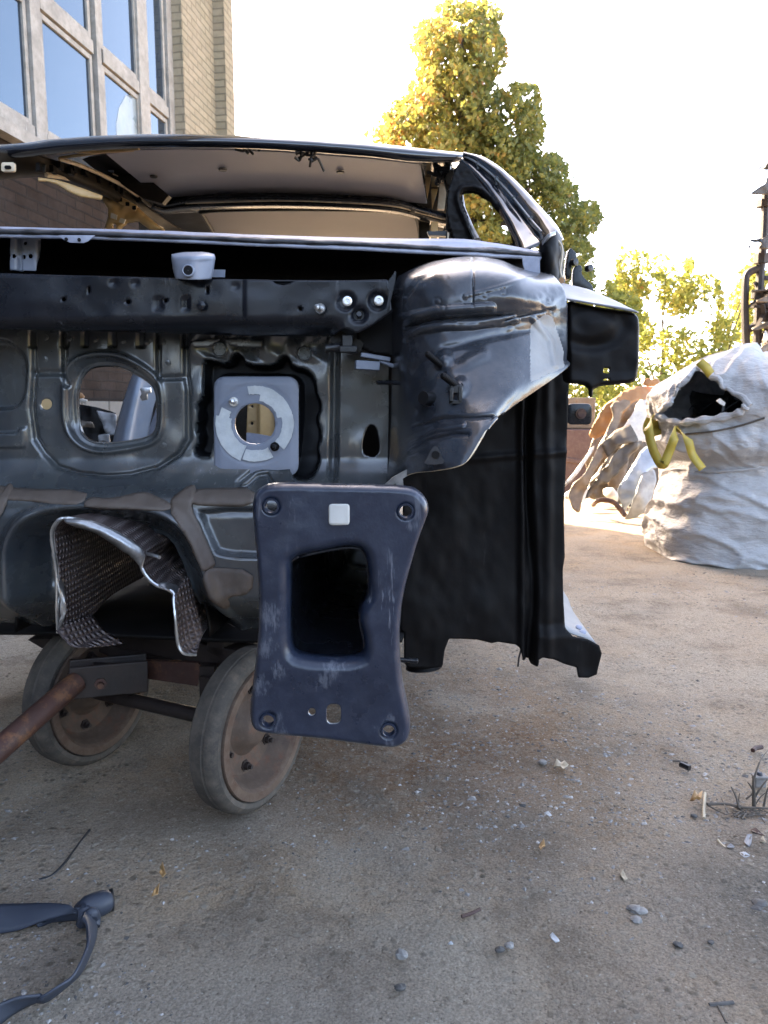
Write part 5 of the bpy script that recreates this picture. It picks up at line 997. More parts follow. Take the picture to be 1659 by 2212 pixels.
sqh = rrect(*cv('I', [(762, 290)])[0], *cv('I', [(914, 444)])[0], 7); slot = rrect(*cv('I', [(746, 1745)])[0], *cv('I', [(850, 1890)])[0], 11); hsm = circ(*cv('I', [(640, 1802)])[0], 8)
def h_pl(x, y):
    so = -sdf(x, y, plo); si = sdf(x, y, plh)
    h = -.020 * (1 - np.sqrt(np.clip(1 - (1 - np.clip(so / 15, 0, 1)) ** 2, 0, 1))) - .024 * (1 - np.sqrt(np.clip(1 - (1 - np.clip(si / 27, 0, 1)) ** 2, 0, 1)))
    h = h + 0
    for (cx, cy) in bh4: h = h - .0025 * smooth(1 - (np.hypot(x - cx, y - cy) - 17) / 5)
    return h + .0008 * fbm(x / 50, y / 50, 3, 2) + .0025 * smooth(1 - np.hypot(x - 700, (y - 1300) / 2) / 160)
rp = relief('rail_end_plate', plo, .92, M['navy'], car, step=2.6, h=h_pl, holes=[plh, slot, hsm] + [circ(cx, cy, 14) for cx, cy in bh4], thick=.003, rim=1)
rp.data.materials.append(M['bare'])
_m = M['navy'].copy(); _m.name = 'scuffed_plate_paint'; _t = _m.node_tree; _bs = _t.nodes['Principled BSDF']; _old = _bs.inputs['Base Color'].links[0].from_socket; _tc = N(_t, 'TexCoord'); _acc = None
for (sx_, sy_, rr) in ((578, 1330, .030), (572, 1400, .022), (590, 1560, .022), (612, 1590, .014), (845, 1552, .013), (842, 1612, .014), (887, 1136, .010), (720, 1446, .026), (700, 1468, .018), (880, 1118, .010), (600, 1450, .016), (560, 1480, .02), (835, 1575, .02)):
    _p = at(sx_, sy_, .92) - WL[car]; _v = N(_t, 'VectorMath', operation='DISTANCE'); _t.links.new(_tc.outputs['Object'], _v.inputs[0]); _v.inputs[1].default_value = tuple(_p)
    _r = N(_t, 'MapRange'); _r.inputs[1].default_value = 0; _r.inputs[2].default_value = rr; _r.inputs[3].default_value = 1; _r.inputs[4].default_value = 0; _t.links.new(_v.outputs['Value'], _r.inputs[0])
    if _acc is None: _acc = _r.outputs[0]
    else: _x = N(_t, 'Math', operation='MAXIMUM'); _t.links.new(_acc, _x.inputs[0]); _t.links.new(_r.outputs[0], _x.inputs[1]); _acc = _x.outputs[0]
_mp = N(_t, 'Mapping'); _mp.inputs['Scale'].default_value = (260, 200, 75); _mp.inputs['Rotation'].default_value = (0, .45, 0); _t.links.new(_tc.outputs['Object'], _mp.inputs[0]); _nz = N(_t, 'TexNoise', Scale=1.0, Detail=6, Roughness=.75); _t.links.new(_mp.outputs[0], _nz.inputs['Vector'])
_ad = N(_t, 'Math', operation='MULTIPLY_ADD'); _t.links.new(_acc, _ad.inputs[0]); _ad.inputs[1].default_value = .30; _t.links.new(_nz.outputs[0], _ad.inputs[2])
_c = mixc(_t, ramp(_t, _ad.outputs[0], [(.62, (0, 0, 0)), (.78, (.34,) * 3)]).outputs[0], _old, (.19, .20, .23)); _t.links.new(_c, _bs.inputs['Base Color']); rp.data.materials[0] = _m
for cx, cy in bh4:
    p = at(cx, cy, .92); mb = MB(); mb.lathe([(-.001, .0098), (.0015, .0094), (.0015, .0078)] + [(-.001 - .001 * i, .0072 + .0006 * (i % 2)) for i in range(12)], p, (0, -1, 0), 22); mb.build('threaded_bush', M['navy'], rp)
relief('paper_label', sqh, .9175, M['label'], rp, step=4, h=h_pl, thick=.0004)
# the hollow rail behind it
cx0, cz0 = np.mean([at(x, y, .95)[[0, 2]] for x, y in plh], axis=0); rl = []
for Y, s, dx in ((.937, 1.0, 0), (1.0, 1.0, 0), (1.2, .95, .02), (1.46, .9, .05)):
    rl.append([np.array([cx0 + (p[0] - cx0) * s + dx, Y, cz0 + (p[2] - cz0) * s + .02 * (Y - .94)]) for p in [at(x, y, .937) for x, y in list(plh[::3]) + [plh[0]]]])
loft('frame_rail', rl, M['black'], car, nu=2, nv=4, thick=-.003, raw=True)
pz = at(650, 1310, 1.02); mb = MB(); mb.lathe([(0, .006), (.001, .006), (.001, .0005)], pz + [-.02, .0, 0], (1, -.1, 0), 14); mb.build('hole_plug', M['warmglow'], rp)
# ------------------------------------------------------------------ cart under the shell
wr, wl_ = gp(572, 1744), gp(204, 1640)
UA = wr - wl_; UA[2] = 0; UA /= np.linalg.norm(UA); VA = np.array([-UA[1], UA[0], 0]); ZA = np.array([0, 0, 1.0]); RW = .177
cart = thing('cart', 'rusty two wheeled steel cart carrying the car shell', 'cart', tuple((wr + wl_) / 2))
def wheel(c):
    o = thing('wheel', None, None, tuple(c)); o.parent = cart; o.location = Vector(c) - Vector(WL[cart]); WL[o] = np.array(c)
    mb = MB(); hw = .036
    pr = [(hw - .004, RW - .026), (hw, RW - .024), (hw + .001, RW - .014), (hw - .006, RW - .004), (hw - .016, RW + .001), (.012, RW + .002), (.010, RW - .001), (.006, RW + .003), (-hw + .012, RW + .001), (-hw + .002, RW - .010), (-hw, RW - .024), (-hw + .004, RW - .026), (hw - .004, RW - .026)]
    mb.lathe(pr, c, UA, 56); mb.build('tyre', M['rubber'], o)
    mb = MB(); mb.lathe([(hw - .003, RW - .027), (hw + .002, RW - .028), (hw + .002, RW - .048), (hw - .006, RW - .054), (hw - .034, RW - .064), (hw - .046, RW - .074), (hw - .048, .062), (hw - .040, .05), (hw - .022, .036), (hw - .018, .028), (hw - .018, .001)], c, UA, 48)
    mb.lathe([(-hw + .003, RW - .027), (-hw - .002, RW - .028), (-hw - .002, RW - .050), (-hw + .010, RW - .054), (-hw + .022, RW - .072), (-hw + .024, .05), (-hw - .01, .03), (-hw - .01, .001)], c, UA, 48)
    rim = mb.build('rim', M['rim'], o)
    mb = MB(); mb.lathe([(hw - .004, RW - .028), (hw + .004, RW - .029), (hw + .005, RW - .046), (hw - .004, RW - .053), (hw - .020, RW - .058), (hw - .022, RW - .050)], c, UA, 48); mb.build('rim_ring', M['rimtan'], o)
    for i in range(6):
        a = 2 * math.pi * i / 6 + .35; d = VA * math.cos(a) + ZA * math.sin(a); p = c + d * (RW - .092) + UA * (hw - .047); mb = MB()
        mb.lathe([(0, .013), (.003, .013), (.003, .0085), (.012, .0085), (.012, .005), (.020, .005), (.020, .0005)], p, UA, 6); mb.build('wheel_nut', M['rustdark'], o)
    return o
cR = wr + ZA * RW - UA * .03; cL = wl_ + ZA * RW
cR[2] = cL[2] = RW + .003
wheel(cR); wheel(cL)
mb = MB(); mb.tube([cL + UA * .02, cL + (cR - cL) * .5, cR - UA * .02], .017, 12); mb.build('axle', M['rustdark'], cart)
fr_z = at(200, 1400, 1.75)[2]
mb = MB(); c0 = (cL + cR) / 2; c0[2] = 0; ztop = .368
for s in (-.18, .18): mb.bar(c0 + UA * s * .6 + VA * .05 + ZA * (ztop - .03), c0 + UA * s * .6 + VA * .95 + ZA * (ztop - .03), .05, .06)
for v in (.08, .35, .90): mb.bar(c0 - UA * .225 + VA * v + ZA * (ztop - .062), c0 + UA * .225 + VA * v + ZA * (ztop - .062), .06, .05)
for s in (-.13, .13): mb.bar(c0 + UA * s + ZA * .19, c0 + UA * s + ZA * (ztop - .09), .05, .012, up=(VA[0], VA[1], 0))
bevel(mb.build('cart_frame', M['rustdark'], cart), .003)
# red brown plates hanging below the frame between the wheels
mb = MB()
for q in ([(280, 1404), (425, 1436), (424, 1480), (300, 1462), (270, 1448)],): pass
fp = plate('front_plate', [(282, 1426), (430, 1432), (432, 1445), (426, 1482), (300, 1464)], 1.56, .012, M['rust'], cart, k=-.35); fp2 = plate('side_plate', [(96, 1375), (245, 1400), (205, 1425), (112, 1410)], 1.63, .02, M['rust'], cart, k=-.35)
fp3 = plate('front_beam', [(60, 1382), (250, 1378), (428, 1390), (430, 1412), (420, 1426), (250, 1424), (210, 1406), (90, 1400)], 1.64, .05, M['rustdark'], cart, k=-.3)
plate('upright', [(430, 1440), (462, 1440), (462, 1490), (436, 1496)], 1.54, .03, M['rustdark'], cart, k=-.3)
# fork and draw bar
fkA, fkB = at(150, 1468, 1.66), at(318, 1452, 1.72)
mb = MB(); n1 = fkB - fkA; n1 /= np.linalg.norm(n1); sdv = np.cross(n1, (0, 0, 1))
for s in (-.028, .028): mb.bar(fkA + sdv * s, fkB + sdv * s, .008, .075)
mb.bar(fkA + n1 * .05 + ZA * .02, fkB, .05, .02); fk = bevel(mb.build('draw_bar_fork', M['rustdark'], cart), .003)
p = fkA + n1 * .05 - sdv * .033; p = (fkA + fkB) / 2 + np.array([-.02, -.0, -.005]); sd2 = sdv if sdv[1] < 0 else -sdv
mb = MB(); mb.lathe([(0, .021), (.003, .021), (.003, .014), (.012, .014), (.012, .007), (.024, .007), (.024, .0005)], p + sd2 * .032, sd2, 6); mb.build('pivot_bolt', M['rust'], fk)
mb = MB(); tb0, tb1 = at(165, 1472, 1.64), at(-150, 1748, 1.30); mb.tube([tb0, tb0 + (tb1 - tb0) * .5, tb1], .0245, 16); mb.build('draw_bar', M['rust'], cart)
mb = MB(); mb.tube(cr([at(128, 1420, 1.80), at(105, 1450, 1.79), at(100, 1480, 1.79), at(118, 1500, 1.78)], 4), .008, 8); mb.tube([at(85, 1462, 1.78), at(180, 1470, 1.74)], .006, 8); mb.build('brace_rod', M['rustdark'], cart)

# ------------------------------------------------------------------ white bulk bag with black scrap
BC = at(1612, 1000, 4.62); BC[2] = 0
sil = [(1213, 198), (1195, 208), (1150, 207), (1100, 200), (1050, 190), (1005, 174), (990, 172), (970, 194), (950, 202), (920, 200), (900, 203), (880, 208), (850, 204), (822, 190), (795, 162), (772, 122), (757, 74), (751, 26)]
zr_ = [(max(.002, at(1612, y, 4.62)[2]), r * 4.62 / FPX) for y, r in sil]; zr_[0] = (.004, zr_[0][1])
Zs, Rs = cr(np.array(zr_), 11).T
nth = 320; th = np.linspace(0, 2 * math.pi, nth, endpoint=False); TH, ZZ = np.meshgrid(th, Zs); RR = np.repeat(Rs[:, None], nth, 1)
sq = (np.abs(np.cos(TH)) ** 3.2 + np.abs(np.sin(TH)) ** 3.2) ** (-1 / 3.2); RR = RR * (1 + (sq - 1) * .55 * smooth((1.0 - ZZ) / .3))
lowz = smooth((.62 - ZZ) / .1)
def fold(a, b, c, o=3): return (1 - np.abs(fbm(a, b, c, o))) ** 4
qx, qy = np.cos(TH), np.sin(TH); tilt = ZZ + .12 * vnoise(qx * 1.5, qy * 1.5, 4)
RR = RR - .02 * lowz
wr_ = lowz * (.034 * fold(qx * 1.3, qy * 1.3, tilt * 6.5) - .02 + .020 * fbm(qx * 2.2 + ZZ * 2.0, qy * 2.2, ZZ * 8, 3) + .008 * fold(qx * 2.6 + ZZ * 4, qy * 2.6 - ZZ * 3, tilt * 11 + 5, 2)) + (1 - lowz) * (.022 * fbm(np.cos(TH) * 4, np.sin(TH) * 4, ZZ * 3, 3) + .03 * fold(qx * 2.5 + ZZ * 3, qy * 2.5, ZZ * 2.5 + 3) - .012 + .028 * fbm(np.cos(TH) * 2, np.sin(TH) * 2, ZZ * 2 + 4, 2) * smooth((ZZ - .75) / .2))
RR = RR + wr_
VX = BC[0] + RR * np.cos(TH) + .05 * smooth((ZZ - .9) / .3); VY = BC[1] + RR * np.sin(TH) * .92; VZ = ZZ + .018 * fbm(np.cos(TH) * 3, np.sin(TH) * 3, 2.2, 2) * smooth(ZZ / .2) + .05 * fbm(np.cos(TH) * 1.6 + 4, np.sin(TH) * 1.6, ZZ * 2, 2) * smooth((ZZ - .95) / .2)
BV = np.stack([VX, VY, VZ], -1); bf = grid_faces(len(Zs), nth, True); cen = BV.reshape(-1, 3)[bf].mean(1); bx, by = proj(cen)
_mp = cv('L', [(1010, 640), (880, 606), (845, 580), (940, 500), (1000, 400), (1060, 310), (1130, 245), (1200, 275), (1265, 320), (1320, 380), (1430, 430), (1520, 515), (1450, 570), (1300, 606), (1120, 632)])
mouth = chaikin(_mp, 1)
kill = (sdf(bx, by, mouth) < 0) & (cen[:, 1] < BC[1])
bag = thing('bulk_bag', 'white woven bulk bag with torn mouth and yellow lifting loops, full of black scrap', 'bag', tuple(BC))
bs = mk('bag_body', BV.reshape(-1, 3), bf[~kill], M['bag'], bag); solid(bs, .004, -1)
def bagpt(px, py, lift=.01):
    d = (bx - px) ** 2 + (by - py) ** 2 + 1e6 * (cen[:, 1] > BC[1]); p = cen[np.argmin(d)].copy(); o = p - BC; o[2] = 0; return p + o / np.linalg.norm(o) * lift
# rolled hem below the mouth, seam flaps and draped collar strip
mb = MB(); hem = cv('L', [(860, 585), (890, 610), (1000, 645), (1120, 632), (1300, 606), (1440, 570), (1505, 520)]); mb.tube(cr([bagpt(*q, .012) for q in hem], 6), .020 + .006 * np.sin(np.arange(37) * 1.3), 8); mb.build('rolled_hem', M['bag'], bag)
col_ = cv('L', [(845, 580), (915, 520), (975, 440), (1010, 380), (1060, 305), (1130, 240), (1205, 268), (1270, 315), (1330, 380), (1430, 428), (1522, 515)]); mb = MB(); _q = cr([bagpt(*q, .0) for q in col_], 6)
mb.tube(_q + .010 * np.stack([fbm(np.arange(len(_q)) * .35, i, 2, 2) for i in range(3)], -1), .014 + .005 * np.sin(np.arange(len(_q)) * .35), 10); mb.build('torn_collar', M['bag'], bag)
def ribbon(name, pts, wd, mat, parent, thick=.004, n=6, tw=None, loc=None):
    P = cr(np.array(pts), n); T = np.gradient(P, axis=0); T /= np.linalg.norm(T, axis=1)[:, None]; rows = [[], []]
    for i, p in enumerate(P):
        f = i / (len(P) - 1); nrm = np.array(tw(f) if tw else (0, -1, 0), float); s = np.cross(T[i], nrm); s /= np.linalg.norm(s) + 1e-9
        rows[0].append(p + s * wd / 2); rows[1].append(p - s * wd / 2)
    V = np.array(rows).transpose(1, 0, 2).reshape(-1, 3); o = mk(name, V, grid_faces(len(P), 2), mat, parent, loc=loc); solid(o, thick, 0); return o
mb = MB(); mb.tube(cr([bagpt(x, y, .006) for x, y in cv('L', [(1050, 722), (1250, 705), (1450, 660), (1640, 605)])], 6), .006, 6); mb.build('seam', M['scrap_brown'], bag)
mb = MB(); mb.tube(cr([bagpt(x, y, .010) for x, y in cv('L', [(880, 960), (1000, 985), (1210, 1000), (1400, 1000), (1640, 975)])], 6), .007, 6); mb.build('seam', M['bag'], bag)
lp1 = [bagpt(*cv('L', [(800, 610)])[0], .02), at(*cv('L', [(775, 660)])[0], 4.25), at(*cv('L', [(790, 780)])[0], 4.2), at(*cv('L', [(830, 890)])[0], 4.15), at(*cv('L', [(880, 955)])[0], 4.12), at(*cv('L', [(925, 860)])[0], 4.12), at(*cv('L', [(970, 740)])[0], 4.12), bagpt(*cv('L', [(1010, 690)])[0], .03), at(*cv('L', [(1060, 760)])[0], 4.12), at(*cv('L', [(1100, 880)])[0], 4.12), at(*cv('L', [(1175, 985)])[0], 4.10)]
ribbon('lifting_loop', lp1, .048, M['loop'], bag, tw=lambda f: (-.7 + 1.0 * f, -.8, .0))
ribbon('lifting_loop', [bagpt(*cv('L', [(840, 620)])[0], .02), bagpt(*cv('L', [(855, 690)])[0], .05), bagpt(*cv('L', [(860, 740)])[0], .03)], .10, M['loop'], bag)
ribbon('lifting_loop', [at(*cv('L', [(1150, 190)])[0], 4.2), at(*cv('L', [(1200, 235)])[0], 4.18), at(*cv('L', [(1235, 285)])[0], 4.2)], .05, M['loop'], bag)
# scrap inside the bag
ins = thing('black_plastic_scrap', 'heap of crumpled black plastic parts inside the torn white bag', 'scrap', (BC[0], BC[1], .75))
mb = MB()
for i in range(26):
    p = BC + np.array([rng.uniform(-.30, .28), rng.uniform(-.28, .1), rng.uniform(.80, .95)]); a = rng.normal(size=3); a /= np.linalg.norm(a); b = np.cross(a, rng.normal(size=3)); b /= np.linalg.norm(b)
    u, v = np.meshgrid(np.linspace(-1, 1, 6), np.linspace(-1, 1, 6)); s = rng.uniform(.08, .17); mb.add((p + (a * u[..., None] + b * v[..., None] * .7) * s + np.cross(a, b) * (s * .4 * (u ** 2 + .5 * np.sin(3 * v)))[..., None]).reshape(-1, 3), grid_faces(6, 6))
ob = mb.build('crumpled_sheets', M['plastic'], ins); solid(ob, .004, 0)
mb = MB(); mb.lathe([(0, .36), (.1, .38), (.12, .001)], BC + [0, 0, .72], (0, 0, 1), 20); mb.build('filling', M['plastic'], ins)
tag(plate('white_scrap', cv('L', [(1280, 480), (1305, 462), (1345, 495), (1335, 520), (1300, 500)]), 4.16, .01, M['scrap_white']), 'small white shard on the black scrap in the bag mouth', 'scrap')

# ------------------------------------------------------------------ pile of scrap panels
def panel(name, k, pts, Y, mat, label, bulge=.06, lean=.25, thick=.006, rnd=1, group=None, ns=.03):
    O = chaikin(cv(k, pts), rnd) if rnd else np.array(cv(k, pts)); c = O.mean(0); r = np.ptp(O, axis=0).max() / 2; sd_ = rng.uniform(0, 9)
    o = relief(name, O, Y, M[mat], None, step=5, lean=lean, h=lambda x, y: bulge * (1 - ((x - c[0]) ** 2 + (y - c[1]) ** 2) / r ** 2) + ns * fbm(x / 38, y / 38, sd_, 3), thick=thick)
    co = np.array([v.co for v in o.data.vertices]); b = np.array([co[:, 0].mean(), co[:, 1].mean(), co[:, 2].min()]); o.data.transform(Matrix.Translation(-Vector(b))); o.location = b
    return tag(o, label, name.split('_')[-1] if name.split('_')[-1] in ('fender', 'panel', 'beam', 'door') else 'scrap', group)
G = 'scrap car panels leaning in the pile'
panel('scrap_fender', 'L', [(330, 755), (365, 650), (400, 560), (440, 500), (490, 465), (600, 385), (720, 368), (860, 380), (860, 440), (760, 470), (640, 470), (560, 570), (500, 640), (420, 760)], 6.55, 'scrap_orange', 'orange tan curved fender at the back of the scrap pile', .12, .3, group=G)
panel('scrap_bracket', 'L', [(715, 370), (730, 330), (760, 308), (790, 330), (810, 315), (845, 318), (870, 380)], 6.6, 'scrap_orange', 'small scalloped orange piece on top of the scrap pile', .03, .2)
panel('scrap_metal', 'L', [(650, 560), (690, 490), (770, 428), (900, 420), (900, 800), (780, 800), (740, 775), (650, 790), (590, 785), (500, 850), (470, 870), (520, 760), (560, 680)], 6.35, 'scrap_white', 'bright white body panel in the sun beside the bag', .10, .55, group=G, ns=.02)
panel('scrap_beam', 'L', [(178, 1190), (215, 1090), (300, 1000), (380, 850), (440, 740), (510, 600), (490, 520), (520, 480), (600, 470), (660, 430), (650, 500), (585, 560), (560, 650), (470, 800), (430, 900), (350, 1040), (290, 1190), (255, 1320), (205, 1270)], 6.25, 'scrap_tan', 'long tan brown frame beam leaning down to the left', .03, .55, rnd=0, group=G, ns=.03)
panel('scrap_metal', 'L', [(300, 900), (420, 620), (560, 440), (760, 400), (760, 900), (600, 1150), (330, 1180)], 6.95, 'scrap_tan', 'big tan panel at the very back of the pile', .04, .3, rnd=0, group=G, ns=.06)
panel('scrap_metal', 'L', [(420, 800), (520, 700), (640, 650), (690, 780), (560, 800), (470, 900)], 6.2, 'scrap_brown', 'small brown folded strip below the bright white panel', .03, .4, rnd=0, group=G, ns=.05)
panel('scrap_metal', 'L', [(300, 1180), (340, 1050), (450, 900), (560, 700), (700, 520), (900, 470), (900, 1250), (700, 1300), (560, 1230), (420, 1240)], 6.75, 'scrap_brown', 'large dark brown panel filling the back of the pile', .05, .35, group=G, ns=.08)
panel('scrap_metal', 'L', [(450, 1010), (560, 900), (640, 920), (600, 1020), (560, 1120), (470, 1110)], 6.2, 'scrap_tan', 'tan bent strip between the brown and blue grey panels', .04, .4, rnd=0, group=G, ns=.05)
panel('scrap_bar', 'L', [(130, 1115), (200, 1030), (290, 900), (385, 800), (390, 825), (300, 930), (215, 1050), (150, 1115)], 6.15, 'scrap_white', 'thin cream bar leaning at the left of the scrap pile', .02, .5)
panel('scrap_metal', 'L', [(300, 1240), (330, 1140), (420, 980), (500, 880), (590, 785), (745, 775), (700, 830), (640, 880), (560, 985), (470, 1075), (400, 1100), (350, 1180)], 6.1, 'scrap_brown', 'shaded brown grey torn panel in the middle of the pile', .05, .5, rnd=0, group=G, ns=.07)
panel('scrap_metal', 'L', [(575, 1040), (640, 920), (700, 840), (790, 800), (900, 800), (900, 960), (800, 965), (720, 1000), (660, 1120), (630, 1230), (600, 1320), (575, 1270), (540, 1190), (520, 1120)], 5.95, 'scrap_silver', 'blue grey curved panel standing on its tip in the pile', .12, .4, group=G)
panel('scrap_metal', 'L', [(600, 1370), (620, 1290), (640, 1160), (690, 1050), (720, 1010), (835, 975), (830, 1050), (800, 1140), (760, 1250), (690, 1335), (620, 1365)], 5.8, 'scrap_grey', 'cream grey curved panel in front of the pile', .10, .35, group=G)
panel('scrap_metal', 'L', [(770, 1010), (900, 960), (900, 1200), (840, 1260), (810, 1350), (785, 1340), (770, 1150)], 6.0, 'scrap_brown', 'dark brown panel between pile and white bag', .03, .3, group=G, ns=.05)
panel('scrap_metal', 'L', [(135, 1195), (150, 1160), (190, 1125), (240, 1110), (330, 1090), (330, 1180), (300, 1235), (200, 1215)], 6.5, 'scrap_white', 'low pale panel lying at the left foot of the pile', .05, .8, group=G)
panel('scrap_metal', 'L', [(430, 1180), (440, 1120), (520, 1120), (560, 1250), (500, 1215)], 6.3, 'scrap_white', 'small cream panel under the blue grey panel', .04, .5, group=G)
mb = MB(); mb.tube(cr([at(*q, Y) for q, Y in zip(cv('L', [(365, 1250), (390, 1225), (450, 1215), (520, 1235), (570, 1290), (600, 1330)]), (6.1, 6.0, 5.95, 5.9, 5.85, 5.8))], 5), .02, 8); o = mb.build('scrap_hoop', M['rust'], loc=tuple(gp(1310, 1100))); tag(o, 'dark curved hoop lying on the sunlit ground below the pile', 'scrap')
mb = MB(); p0 = at(1222, 1020, 8.2); p0[2] = 0
zt = at(1245, 925, 8.2)[2]; zm = at(1245, 860, 8.2)[2]
mb.box(p0 + [0, 0, zt / 2], (.235, .35, zt / 2)); mb.bar(p0 + [-.2, -.36, zt * .55], p0 + [.23, -.36, zt * .45], .02, .05); bevel(mb.build('body', M['maroon'], ct := thing('container', 'maroon brown metal container behind the scrap pile', 'container', tuple(p0))), .01)
mb = MB(); mb.box(p0 + [0, .02, zt + (zm - zt) / 2 + .002], (.22, .3, (zm - zt) / 2)); bevel(mb.build('pale_lid', M['scrap_tan'], ct), .01)

# ------------------------------------------------------------------ rack of scrap at the right edge
rk = thing('scrap_rack', 'tall dark steel rack with a bent tube frame at the right edge', 'rack', tuple(at(1665, 1000, 6.4) * np.array([1, 1, 0])))
def A6(k, x, y, Y=6.4): return at(*cv(k, [(x, y)])[0], Y)
mb = MB(); mb.tube([A6('R', 866, 600), A6('R', 850, 980), A6('R', 820, 1280), A6('R', 800, 1560), A6('R', 785, 1950), A6('R', 770, 2212), np.array([A6('R', 740, 2212)[0], 6.4, 0])], .034, 8)
for y0, y1 in ((665, 730), (1160, 1250), (1500, 1570)): mb.tube([A6('R', 856 - (y0 - 600) * .06, y0), A6('R', 856 - (y1 - 600) * .06, y1)], .06, 8)
mb.build('post', M['rustdark'], rk)
mb = MB(); mb.tube(cr([A6('R', 815, 1290), A6('R', 740, 1315), A6('R', 695, 1345), A6('R', 680, 1400), A6('R', 672, 1600), A6('R', 675, 1800), A6('R', 685, 2060)], 5), .032, 8); mb.tube(cr([A6('R', 700, 1860), A6('R', 740, 1840), A6('R', 790, 1830)], 4), .03, 8); mb.tube([A6('R', 685, 1880), A6('R', 690, 2120)], .03, 8)
mb.tube([A6('R', 690, 2120), np.array([A6('R', 690, 2120)[0], 6.4, 0])], .03, 8); mb.build('tube_frame', M['rustdark'], rk)
mb = MB()
for i in range(60):
    y = rng.uniform(1480, 2200); x = rng.uniform(840, 1080); a = A6('R', x, y, rng.uniform(6.3, 6.9)); d = np.clip(rng.normal(size=3), -1.3, 1.3) * [.09, .1, .10]; mb.bar(a - d, a + d, .03, .02)
for y in (830, 1010, 1190, 1380): mb.bar(A6('R', 850, y), A6('R', 1200, y + rng.uniform(-30, 30)), .04, .03)
mb.build('bracing', M['rustdark'], rk); mb = MB()
for i in range(40):
    y = rng.uniform(1450, 2200); x = rng.uniform(840, 1080); a = A6('R', x, y, rng.uniform(6.25, 6.8)); d = np.clip(rng.normal(size=3), -1.3, 1.3) * [.09, .08, .06]; mb.bar(a - d, a + d, .09 * rng.random() + .03, .012)
mb.build('rusty_strips', M['scrap_brown'], rk)
GR = 'bent sheets stacked on the rack'
for pts, Y, m, lab, b in (([(700, 615), (780, 560), (850, 520), (870, 460), (900, 440), (1200, 430), (1200, 610)], 6.2, 'scrap_brown', 'brown bent sheet jutting from high on the rack', .03), ([(845, 385), (860, 340), (900, 280), (1200, 250), (1200, 400)], 6.3, 'scrap_brown', 'dark sheet at the very top of the rack', .03), ([(760, 390), (795, 345), (840, 370), (840, 415), (820, 385)], 6.3, 'scrap_white', 'small pale shard beside the top of the rack', .01),
                          ([(780, 1115), (830, 1020), (870, 1000), (1200, 1000), (1200, 1110), (880, 1125)], 6.2, 'scrap_brown', 'brown grey sheet halfway up the rack', .04), ([(690, 1035), (810, 1035), (835, 1050), (800, 1075), (730, 1060)], 6.25, 'plastic', 'black flat bracket jutting left from the rack', .01), ([(688, 1075), (720, 1080), (735, 1125), (710, 1110)], 6.25, 'scrap_grey', 'small grey shard hanging by the black bracket', .01),
                          ([(690, 1605), (770, 1590), (880, 1540), (1200, 1520), (1200, 1600), (880, 1610), (780, 1612)], 6.2, 'scrap_tan', 'tan sheet lying low on the rack', .04), ([(690, 1870), (760, 1830), (900, 1770), (1200, 1760), (1200, 1860), (850, 1850)], 6.2, 'scrap_brown', 'torn brown sheet near the foot of the rack', .05), ([(760, 2060), (800, 2010), (900, 1960), (1200, 1960), (1200, 2212), (800, 2180)], 6.1, 'scrap_tan', 'large tan sheet behind the right shoulder of the bag', .06),
                          ([(820, 1960), (850, 1880), (880, 1850), (880, 1950), (850, 2000)], 6.15, 'scrap_white', 'white curled piece on the lower rack', .05)):
    panel('scrap_sheet', 'R', pts, Y, m, lab, b, .15, .006, 0, GR, .05)

# ------------------------------------------------------------------ things lying on the ground
def G3(k, x, y, z=0.0): return gp(*cv(k, [(x, y)])[0], z)
st = thing('webbing_strap', 'navy black webbing strap tied in a knot on the ground', 'strap', tuple(G3('N', 600, 600)))
def strapband(name, cl, z, wd):                  # cl: list of (upper edge px, lower edge px) in crop N
    R0 = [G3('N', *a, z0) for (a, b), z0 in zip(cl, z)]; R1 = [G3('N', *b, z1) for (a, b), z1 in zip(cl, wd)]
    o = loft(name, [R0, [(p + q) / 2 + [0, 0, .004] for p, q in zip(R0, R1)], R1], M['strap'], st, nu=8, nv=3, thick=.004, raw=True); return o
strapband('strap_band', [((-400, 560), (-400, 780)), ((-100, 548), (-100, 762)), ((150, 540), (120, 735)), ((400, 538), (330, 660)), ((590, 562), (590, 585))], (.03, .03, .03, .035, .04), (.006, .006, .008, .02, .03))
strapband('strap_band', [((250, 690), (280, 705)), ((400, 625), (390, 660)), ((490, 588), (490, 650)), ((600, 582), (600, 640))], (.006, .02, .03, .035), (.004, .004, .01, .012))
strapband('strap_band', [((650, 570), (600, 660)), ((690, 610), (628, 690)), ((706, 700), (640, 780)), ((690, 810), (634, 850)), ((640, 940), (590, 960)), ((580, 1050), (520, 1075)), ((470, 1150), (420, 1140)), ((350, 1240), (300, 1215)), ((280, 1250), (250, 1228))], (.02, .012, .006, .006, .006, .006, .006, .006, .006), (.045, .045, .045, .045, .045, .042, .04, .03, .02))
strapband('strap_band', [((290, 1225), (320, 1248)), ((170, 1232), (200, 1300)), ((60, 1258), (80, 1370)), ((-100, 1310), (-60, 1480))], (.03, .035, .035, .035), (.02, .006, .006, .006))
kn = MB(); kn.tube(cr([G3('N', 590, 600, .018), G3('N', 640, 570, .022), G3('N', 700, 545, .024), G3('N', 770, 520, .024), G3('N', 812, 505, .022)], 5), [.014, .016, .017, .018, .019, .020, .021, .021, .021, .021, .021, .021, .021, .021, .021, .020, .020, .019, .018, .016, .012], 14)
kn.tube(cr([G3('N', 600, 680, .012), G3('N', 640, 620, .03), G3('N', 690, 600, .034), G3('N', 705, 640, .016), G3('N', 700, 700, .008)], 5), .009, 10); kn.tube(cr([G3('N', 600, 560, .02), G3('N', 625, 600, .03), G3('N', 620, 670, .012)], 5), .012, 10)
